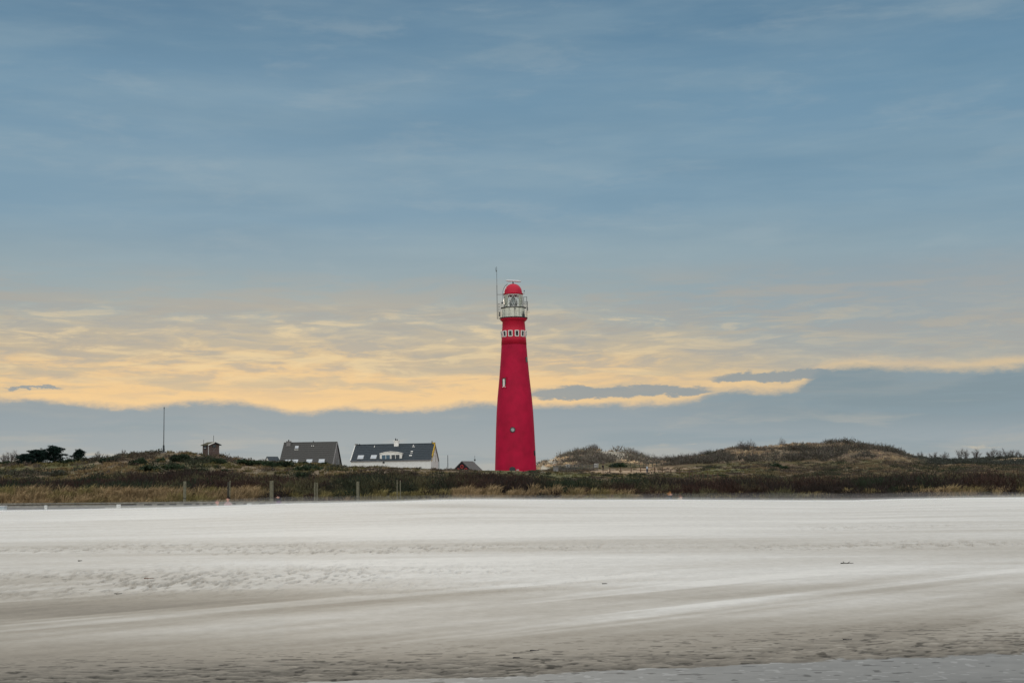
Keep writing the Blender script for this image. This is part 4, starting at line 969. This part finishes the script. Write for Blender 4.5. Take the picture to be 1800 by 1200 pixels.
# ------------------------------------------------------------------ people
def skinned(name, verts, edges, radii, m, parent, sub=1):
    me = bpy.data.meshes.new(name); me.from_pydata(verts, edges, []); me.materials.append(m)
    o = bpy.data.objects.new(name, me); C.objects.link(o); o.parent = parent
    sk = o.modifiers.new('skin', 'SKIN'); sk.use_smooth_shade = True
    if me.skin_vertices:
        for i, r in enumerate(radii): me.skin_vertices[0].data[i].radius = (r, r*.85)
        me.skin_vertices[0].data[0].use_root = True
    ss = o.modifiers.new('sub', 'SUBSURF'); ss.levels = sub; ss.render_levels = sub
    return o
def person(loc, H, rz, label, coat, trousers, hairc, hood=None, stride=.25, hair_long=False, group=None):
    s = H/1.75; E = empty('person', loc, label, 'person', rz, group)
    mc = mat('coat_%s' % coat[0], coat[1], .85, .15, 6); mt = mat('trousers_%s' % trousers[0], trousers[1], .85, .15, 6); mh = mat('hair_%s' % hairc[0], hairc[1], .8, .25, 12)
    hip, kn, an = .92, .50, .09
    V = [(0, 0, .95), (0, 0, 1.15), (0, -.01, 1.38), (0, -.01, 1.48), (0, -.03, 1.56)]; Ed = [(0, 1), (1, 2), (2, 3), (3, 4)]; Rr = [.13, .12, .14, .055, .06]
    # head
    V += [(0, -.03, 1.64), (0, -.035, 1.70)]; Ed += [(4, 5), (5, 6)]; Rr += [.088, .07]
    for sx in (-1, 1):
        b = len(V); st = stride*sx
        V += [(.10*sx, 0, .90), (.11*sx, -st*.5-.02, .50), (.11*sx, -st*.6+.04, .10), (.11*sx, -st*.6-.12, .04)]; Rr += [.085, .055, .04, .035]; Ed += [(0, b), (b, b+1), (b+1, b+2), (b+2, b+3)]
        b = len(V); V += [(.19*sx, 0, 1.40), (.24*sx, st*.25+.02, 1.14), (.25*sx, st*.5-.08, .92), (.25*sx, st*.5-.12, .86)]; Rr += [.05, .04, .03, .032]; Ed += [(2, b), (b, b+1), (b+1, b+2), (b+2, b+3)]
        hb = b+3; hx, hy, hz_ = V[hb]
        for j, (oy, ln) in enumerate(((-.03, .07), (-.01, .08), (.012, .075), (.03, .06))):
            c = len(V); V += [(hx, hy+oy-.01, hz_-.04), (hx-.01*sx, hy+oy-.02, hz_-.04-ln)]; Rr += [.009, .008]; Ed += [(hb, c), (c, c+1)]
        c = len(V); V += [(hx-.02*sx, hy-.045, hz_-.02), (hx-.03*sx, hy-.06, hz_-.06)]; Rr += [.010, .009]; Ed += [(hb, c), (c, c+1)]
    sv = [tuple(q*s for q in p) for p in V]; body = skinned('body', sv, Ed, [r*s for r in Rr], skin, E)
    # face
    f = MB()
    for sx in (-1, 1): f.box((.032*sx*s, -.118*s, 1.665*s), (.022*s, .012*s, .010*s))
    f.box((0, -.115*s, 1.60*s), (.045*s, .012*s, .010*s)); f.build('facial_features', mat('dark_features', (.06, .03, .03), .6), E)
    MB().tube((0, -.118*s, 1.66*s), (0, -.138*s, 1.63*s), .008*s, .016*s, 6).build('nose', skin, E)
    for sx in (-1, 1): MB().box((.09*sx*s, -.02*s, 1.64*s), (.015*s, .035*s, .055*s)).build('ear', skin, E)
    # coat: over torso and arms
    cv = [(0, 0, .82), (0, 0, 1.10), (0, -.01, 1.36), (0, -.01, 1.47), (0, -.015, 1.54)]; ce = [(0, 1), (1, 2), (2, 3), (3, 4)]; cr = [.18, .17, .185, .11, .095]
    for sx in (-1, 1):
        st = stride*sx; b = len(cv); cv += [(.19*sx, 0, 1.40), (.24*sx, st*.25+.02, 1.14), (.25*sx, st*.5-.07, .94)]; cr += [.075, .06, .05]; ce += [(2, b), (b, b+1), (b+1, b+2)]
    skinned('coat', [tuple(q*s for q in p) for p in cv], ce, [r*s for r in cr], mc, E)
    tv = [(0, 0, .93)]; te = []; tr_ = [.15]
    for sx in (-1, 1):
        st = stride*sx; b = len(tv); tv += [(.10*sx, 0, .86), (.11*sx, -st*.5-.02, .50), (.11*sx, -st*.6+.04, .12)]; tr_ += [.10, .075, .06]; te += [(0, b), (b, b+1), (b+1, b+2)]
        MB().box((.11*sx*s, (-st*.6-.04)*s, .045*s), (.10*s, .27*s, .09*s)).build('shoe', black, E, bevel=.02)
    skinned('trousers', [tuple(q*s for q in p) for p in tv], te, [r*s for r in tr_], mt, E)
    # hair as a shaggy cap
    hv = [(0, .01, 1.60), (0, -.01, 1.68), (0, -.02, 1.735)]; hr = [.085, .105, .08]
    if hair_long: hv = [(0, .05, 1.48), (0, .03, 1.56)]+hv[1:]; hr = [.07, .10]+hr[1:]
    ho = skinned('hair', [tuple(q*s for q in (a, b+.018, c)) for a, b, c in hv], [(i, i+1) for i in range(len(hv)-1)], [r*s for r in hr], mh, E)
    P_ = np.array([[0, .015*s, 1.66*s]]); T, c_ = twigs(P_, np.array([.12*s]), np.array([.12*s]), 260, .5, .012, np.array([hairc[1]]), .2, 3)
    T = T[(T[:, 0, 1] > -.05*s)]; mesh_obj('hair_strands', soup_mesh('hair_strands', T, np.tile(A(hairc[1]), (len(T), 1))), ho)
    if hood:
        m = MB().lathe([(.13*s, -.05), (.15*s, .0), (.12*s, .06)], 16); m.build('hood', mat('hood_%s' % hood[0], hood[1], .9), E, loc=(0, .02*s, 1.53*s), smooth=True)
    return E
def stand(px, pyt, Y, H, *a, **k):
    """stand a person so that the top of the head is where the photo shows it; feet rest on the ground"""
    p = at(px, pyt, Y); g = gz(p.x, Y); Hr = p.z-g
    return person((p.x, Y, g), Hr*.985, *a, **k)
stand(401, 872.5, 70, 1.7, R(-30), 'person in a greyish pink coat at the foot of the dark second post', ('pink', (.36, .24, .24)), ('grey', (.08, .08, .09)), ('dark', (.02, .014, .012)))
stand(490, 868.8, 68, 1.7, R(-60), 'person in a purple coat and black scarf, right of the thickest post', ('purple', (.11, .07, .12)), ('black', (.02, .02, .025)), ('black', (.018, .010, .014)), hood=('black', (.012, .012, .016)), hair_long=True)
stand(382, 880.5, 69, 1.2, R(40), 'small child in a pink hat left of the person in the pink coat', ('pale', (.45, .42, .40)), ('blue', (.08, .1, .15)), ('pinkhat', (.55, .32, .28)), stride=.1)
stand(1177.5, 864.3, 66, 1.75, R(70), 'person with curly orange brown hair and a dark jacket behind the sand crest', ('navy', (.03, .035, .05)), ('black', (.02, .02, .025)), ('orange', (.36, .17, .06)), hood=('black', (.012, .012, .016)), hair_long=True)
stand(1195.5, 869.5, 67, 1.5, R(70), 'shorter person with brown hair and pale coat beside the curly haired one', ('beige', (.40, .30, .22)), ('grey', (.08, .08, .09)), ('brown', (.15, .07, .035)), hood=('beige', (.40, .30, .22)))
def far_person(px, pyb, hpx, rz, label, coat, tr_, hair):
    p = hit(px, pyb, 180, 330); person((p.x, p.y, p.z), hpx*p.y/2500, rz, label, coat, tr_, hair)
far_person(1137.5, 832, 14.5, R(100), 'distant walker in a white jacket on the tan path behind the brown fence', ('white', (.55, .60, .68)), ('darkblue', (.04, .06, .10)), ('dark', (.02, .014, .012)))
far_person(1060, 828, 12.5, R(20), 'distant figure in black beside the right end of the picket fence', ('black', (.015, .015, .018)), ('black', (.02, .02, .025)), ('dark', (.02, .014, .012)))

# ------------------------------------------------------------------ blowing sand over the beach crest
def mist_layer(top, dens, y0, y1, seed):
    ys = np.linspace(y0, y1, 26); ss = np.linspace(-.5, .5, 160); Y, S = np.meshgrid(ys, ss, indexing='ij'); X = S*Y
    zc = np.interp(S, S_CR, Z_CR); base = np.where(Y > 55, zc, ground_z(X, Y))
    f = (Y-y0)/(y1-y0); bell = np.sin(np.pi*np.clip(f, 0, 1))**.8
    amp = .45+1.1*fbm(X/9, Y/9, seed, 3); amp = amp*np.interp(S, [-.36, -.1, 0, .1, .36], [.75, .7, .75, .75, .85])
    zt = base+.01+top*bell*amp; zb = base-.06
    r, c = Y.shape; V = np.concatenate([np.stack([X, Y, zt], -1).reshape(-1, 3), np.stack([X, Y, zb], -1).reshape(-1, 3)])
    idx = lambda i, j, k: k*r*c+i*c+j; F = []
    for i in range(r-1):
        for j in range(c-1):
            F.append((idx(i, j, 0), idx(i, j+1, 0), idx(i+1, j+1, 0), idx(i+1, j, 0))); F.append((idx(i, j, 1), idx(i+1, j, 1), idx(i+1, j+1, 1), idx(i, j+1, 1)))
    for j in range(c-1): F.append((idx(0, j, 0), idx(0, j, 1), idx(0, j+1, 1), idx(0, j+1, 0))); F.append((idx(r-1, j, 1), idx(r-1, j, 0), idx(r-1, j+1, 0), idx(r-1, j+1, 1)))
    for i in range(r-1): F.append((idx(i, 0, 1), idx(i, 0, 0), idx(i+1, 0, 0), idx(i+1, 0, 1))); F.append((idx(i, c-1, 0), idx(i, c-1, 1), idx(i+1, c-1, 1), idx(i+1, c-1, 0)))
    m = bpy.data.materials.new('airborne_sand'); m.use_nodes = True; nt = m.node_tree; nt.nodes.remove(nt.nodes['Principled BSDF'])
    v = nt.nodes.new('ShaderNodeVolumePrincipled'); v.inputs['Color'].default_value = (.93, .93, .92, 1); v.inputs['Density'].default_value = dens
    nt.links.new(v.outputs[0], nt.nodes['Material Output'].inputs['Volume'])
    b = MB(); b.v = [tuple(p) for p in V]; b.f = F; o = b.build('blowing_sand', m)
    return tag(o, 'low pale veil of wind blown sand drifting over the beach crest', 'blowing sand', kind='stuff')
for i, (t_, d_) in enumerate(((.03, .13), (.08, .05), (.18, .026), (.34, .012))): mist_layer(t_, d_, 46, 62, 201+i)

# ------------------------------------------------------------------ sky
w = bpy.data.worlds.new('World'); sc.world = w; w.use_nodes = True; nt = w.node_tree; N = nt.nodes; L = nt.links
bg = N['Background']
def val(x): 
    return x
def math_(op, a, b=None, c=None, clamp=False):
    n = N.new('ShaderNodeMath'); n.operation = op; n.use_clamp = clamp
    for i, q in enumerate((a, b, c)):
        if q is None: continue
        if isinstance(q, (int, float)): n.inputs[i].default_value = q
        else: L.new(q, n.inputs[i])
    return n.outputs[0]
def smooth(x, a, b):
    n = N.new('ShaderNodeMapRange'); n.interpolation_type = 'SMOOTHSTEP'; L.new(x, n.inputs[0]); n.inputs[1].default_value = a; n.inputs[2].default_value = b
    return n.outputs[0]
def comb(x, y, z=0.):
    n = N.new('ShaderNodeCombineXYZ')
    for i, q in enumerate((x, y, z)):
        if isinstance(q, (int, float)): n.inputs[i].default_value = q
        else: L.new(q, n.inputs[i])
    return n.outputs[0]
def noise(vec, scale=1, detail=6, rough=.55, dist=0.):
    n = N.new('ShaderNodeTexNoise'); L.new(vec, n.inputs['Vector']); n.inputs['Scale'].default_value = scale; n.inputs['Detail'].default_value = detail; n.inputs['Roughness'].default_value = rough; n.inputs['Distortion'].default_value = dist
    return n.outputs['Fac']
def mixc(f, a, b, blend='MIX'):
    n = N.new('ShaderNodeMix'); n.data_type = 'RGBA'; n.blend_type = blend
    for i, q in ((0, f), (6, a), (7, b)):
        if isinstance(q, (int, float)): n.inputs[i].default_value = q
        elif isinstance(q, tuple): n.inputs[i].default_value = (*q, 1)
        else: L.new(q, n.inputs[i])
    return n.outputs[2]
def ramp(x, lo, hi, stops):
    mr = N.new('ShaderNodeMapRange'); L.new(x, mr.inputs[0]); mr.inputs[1].default_value = lo; mr.inputs[2].default_value = hi
    n = N.new('ShaderNodeValToRGB'); L.new(mr.outputs[0], n.inputs[0]); cr = n.color_ramp
    for i, (p, c) in enumerate(stops):
        e = cr.elements[i] if i < 2 else cr.elements.new((p-lo)/(hi-lo)); e.position = (p-lo)/(hi-lo)
        e.color = (*(lin(*c) if len(c) == 3 else (c[0],)*3), 1)
    return n.outputs[0]
tc = N.new('ShaderNodeTexCoord'); sp = N.new('ShaderNodeSeparateXYZ'); L.new(tc.outputs['Generated'], sp.inputs[0])
az = math_('MULTIPLY', math_('ARCTAN2', sp.outputs[0], sp.outputs[1]), 2500)
el = math_('MULTIPLY', math_('ARCSINE', sp.outputs[2]), 2500)
def vec(sa, se, seed): return comb(math_('MULTIPLY', az, sa), math_('MULTIPLY', el, se), seed)
big = noise(vec(.0011, .0065, 3.1), 1, 4, .5); mid = noise(vec(.0035, .022, 7.7), 1, 7, .6, .3); fine = noise(vec(.009, .055, 1.3), 1, 6, .62, .4)
puff = noise(vec(.012, .035, 5.3), 1, 5, .6, .2)
warp_ = math_('ADD', math_('MULTIPLY', math_('SUBTRACT', big, .5), 90), math_('MULTIPLY', math_('SUBTRACT', mid, .5), 46))
ew = math_('ADD', math_('ADD', el, warp_), math_('MULTIPLY', smooth(az, -50, 750), math_('MULTIPLY', smooth(el, 440, 300), 92)))
upper = ramp(ew, 100, 1100, [(100,(238,201,148)),(185,(236,199,147)),(225,(229,196,149)),(262,(210,188,153)),(285,(190,180,160)),(318,(165,170,166)),(370,(146,164,171)),(495,(123,154,174)),(700,(111,146,170)),(860,(90,126,153)),(1100,(94,128,155))])
# soft lighter wisps in the blue
mott = math_('MULTIPLY', smooth(noise(vec(.0045, .019, 15.2), 1, 7, .6, .2), .50, .72), math_('MULTIPLY', smooth(el, 330, 420), .22)); upper = mixc(mott, upper, lin(166, 178, 182))
wis = math_('MULTIPLY', smooth(noise(vec(.0019, .0125, 9.2), 1, 7, .56, .15), .36, .72), math_('MULTIPLY', smooth(el, 330, 420), .30))
upper = mixc(wis, upper, lin(154, 174, 182))
dkw = math_('MULTIPLY', smooth(noise(vec(.0017, .010, 12.5), 1, 7, .55, .15), .40, .72), math_('MULTIPLY', smooth(el, 380, 480), .28))
upper = mixc(dkw, upper, lin(94, 132, 157))
# grey cloud streaks through the glow and bright lit edges
gs = math_('MULTIPLY', smooth(fine, .47, .62), math_('MULTIPLY', smooth(el, 140, 255), math_('MULTIPLY', smooth(el, 400, 310), .62)))
upper = mixc(gs, upper, lin(160, 162, 160))
gs2 = math_('MULTIPLY', smooth(mid, .50, .64), math_('MULTIPLY', smooth(el, 130, 235), math_('MULTIPLY', smooth(el, 420, 330), .55)))
upper = mixc(gs2, upper, lin(172, 166, 155))
gs3 = math_('MULTIPLY', smooth(noise(vec(.0055, .038, 33.), 1, 7, .64, .5), .47, .62), math_('MULTIPLY', smooth(el, 120, 200), math_('MULTIPLY', smooth(el, 360, 280), .6)))
upper = mixc(gs3, upper, lin(190, 178, 155))
hl = math_('MULTIPLY', smooth(fine, .50, .36), math_('MULTIPLY', smooth(el, 180, 230), math_('MULTIPLY', smooth(el, 350, 290), math_('MULTIPLY_ADD', smooth(az, 0, 800), -.33, .45))))
upper = mixc(hl, upper, lin(240, 214, 165))
upper = mixc(math_('MULTIPLY', smooth(az, 50, 850), math_('MULTIPLY', smooth(el, 205, 250), math_('MULTIPLY', smooth(el, 430, 330), .55))), upper, lin(165, 166, 163))
# dark cloud bank over the horizon, its top edge by azimuth
fc = N.new('ShaderNodeFloatCurve'); amr = N.new('ShaderNodeMapRange'); L.new(az, amr.inputs[0]); amr.inputs[1].default_value = -1100; amr.inputs[2].default_value = 1100
L.new(amr.outputs[0], fc.inputs['Value'])
bank = [(-1100,168),(-900,173),(-840,172),(-750,168),(-680,160),(-600,163),(-530,168),(-450,166),(-380,150),(-300,157),(-260,158),(-200,153),(-100,160),(-30,163),(60,160),(160,160),(250,160),(315,164),(345,172),(370,178),(480,176),(520,196),(560,210),(620,211),(700,206),(800,203),(900,202),(1000,206),(1100,200)]
cv = fc.mapping.curves[0]; pts_ = [((a+1100)/2200, e/300) for a, e in bank]
cv.points[0].location = pts_[0]; cv.points[1].location = pts_[-1]
for p in pts_[1:-1]: cv.points.new(*p)
fc.mapping.update()
btop = math_('MULTIPLY', fc.outputs[0], 300)
edge_n = math_('ADD', math_('MULTIPLY', math_('SUBTRACT', puff, .5), 24), math_('MULTIPLY', math_('SUBTRACT', noise(vec(.035, .08, 2.2), 1, 6, .7), .5), 16))
bd = math_('SUBTRACT', math_('ADD', btop, edge_n), el)
bm = smooth(bd, -9, 10)
bankc = ramp(el, 0, 220, [(0,(161,166,165)),(45,(160,167,168)),(90,(151,163,169)),(140,(143,157,165)),(175,(139,152,159)),(220,(138,152,160))])
bankc = mixc(math_('MULTIPLY', smooth(az, 150, 600), math_('MULTIPLY', smooth(el, 90, 150), .75)), bankc, lin(126, 145, 154))
bw = math_('MULTIPLY', smooth(mid, .48, .68), math_('MULTIPLY_ADD', smooth(el, 110, 160), -.3, .5)); bankc = mixc(bw, bankc, lin(176, 175, 168))
bankc = mixc(math_('MULTIPLY', smooth(noise(vec(.0028, .026, 21.), 1, 6, .6, .4), .48, .64), .55), bankc, lin(136, 154, 163))
bankc = mixc(math_('MULTIPLY', smooth(fine, .60, .74), math_('MULTIPLY', smooth(el, 130, 70), .7)), bankc, lin(196, 186, 166))
def lobe(ca, ce, ra, re):
    a = math_('DIVIDE', math_('SUBTRACT', az, ca), ra); e = math_('DIVIDE', math_('SUBTRACT', math_('ADD', el, math_('MULTIPLY', edge_n, -1.1)), ce), re)
    return smooth(math_('ADD', math_('MULTIPLY', a, a), math_('MULTIPLY', e, e)), 1.5, .6)
lobes = None
for q in ((190, 181, 155, 9), (110, 178, 90, 8), (290, 178, 60, 7), (450, 200, 95, 8), (410, 196, 60, 6), (-815, 191, 42, 2.6), (500, 202, 60, 9)):
    l_ = lobe(*q); lobes = l_ if lobes is None else math_('MAXIMUM', lobes, l_)
cl = mixc(math_('MULTIPLY', lobes, .88), upper, lin(139, 151, 157)); cl = mixc(bm, cl, bankc)
# bright brassy fringe just above the bank
fr = math_('MULTIPLY', smooth(bd, -22, -5), math_('SUBTRACT', 1.0, bm)); fr = math_('MULTIPLY', fr, math_('MULTIPLY', math_('SUBTRACT', 1.0, lobes), .35)); cl = mixc(fr, cl, lin(246, 208, 152))
# physical sky behind the cloud, with brightness added overhead to light the sand
sky = N.new('ShaderNodeTexSky'); sky.sky_type = 'NISHITA'; sky.sun_disc = False
SUN_AZ, SUN_EL = math.atan(-420/2500), R(12)
sky.sun_elevation = SUN_EL; sky.sun_rotation = SUN_AZ
ns = N.new('ShaderNodeVectorMath'); ns.operation = 'SCALE'; L.new(sky.outputs[0], ns.inputs[0]); ns.inputs['Scale'].default_value = .08
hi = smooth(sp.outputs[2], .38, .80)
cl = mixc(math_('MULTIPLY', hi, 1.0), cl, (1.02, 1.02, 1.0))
behind = math_('MULTIPLY', smooth(sp.outputs[1], -.1, -.7), smooth(sp.outputs[2], 0.0, .1)); cl = mixc(math_('MULTIPLY', behind, math_('SUBTRACT', 1.0, hi)), cl, (1.45, 1.47, 1.45))  # unseen sky behind the camera, brightness added to fill the front faces
cl = mixc(smooth(math_('MULTIPLY', hi, 1.0), 2, 3), cl, ns.outputs[0])
cl = mixc(.012, cl, ns.outputs[0])
cl = mixc(smooth(sp.outputs[2], -.004, -.02), cl, (.30, .30, .29))
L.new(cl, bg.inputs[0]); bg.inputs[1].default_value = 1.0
ld = bpy.data.lights.new('sun', 'SUN'); ld.energy = 1.0; ld.angle = R(12); ld.color = (1, .86, .68); lo = bpy.data.objects.new('sun', ld); C.objects.link(lo)
sd = Vector((math.sin(SUN_AZ)*math.cos(SUN_EL), math.cos(SUN_AZ)*math.cos(SUN_EL), math.sin(SUN_EL))); lo.rotation_euler = sd.to_track_quat('Z', 'Y').to_euler()
lo.location = (0, 0, 60)

sc.view_settings.view_transform = 'Standard'; sc.view_settings.look = 'None'; sc.view_settings.exposure = 0; sc.view_settings.gamma = 1
sc.render.engine = 'CYCLES'; sc.cycles.use_denoising = True; sc.cycles.max_bounces = 6; sc.cycles.diffuse_bounces = 3; sc.cycles.volume_bounces = 2
sc.cycles.transparent_max_bounces = 12; sc.cycles.sample_clamp_indirect = 5
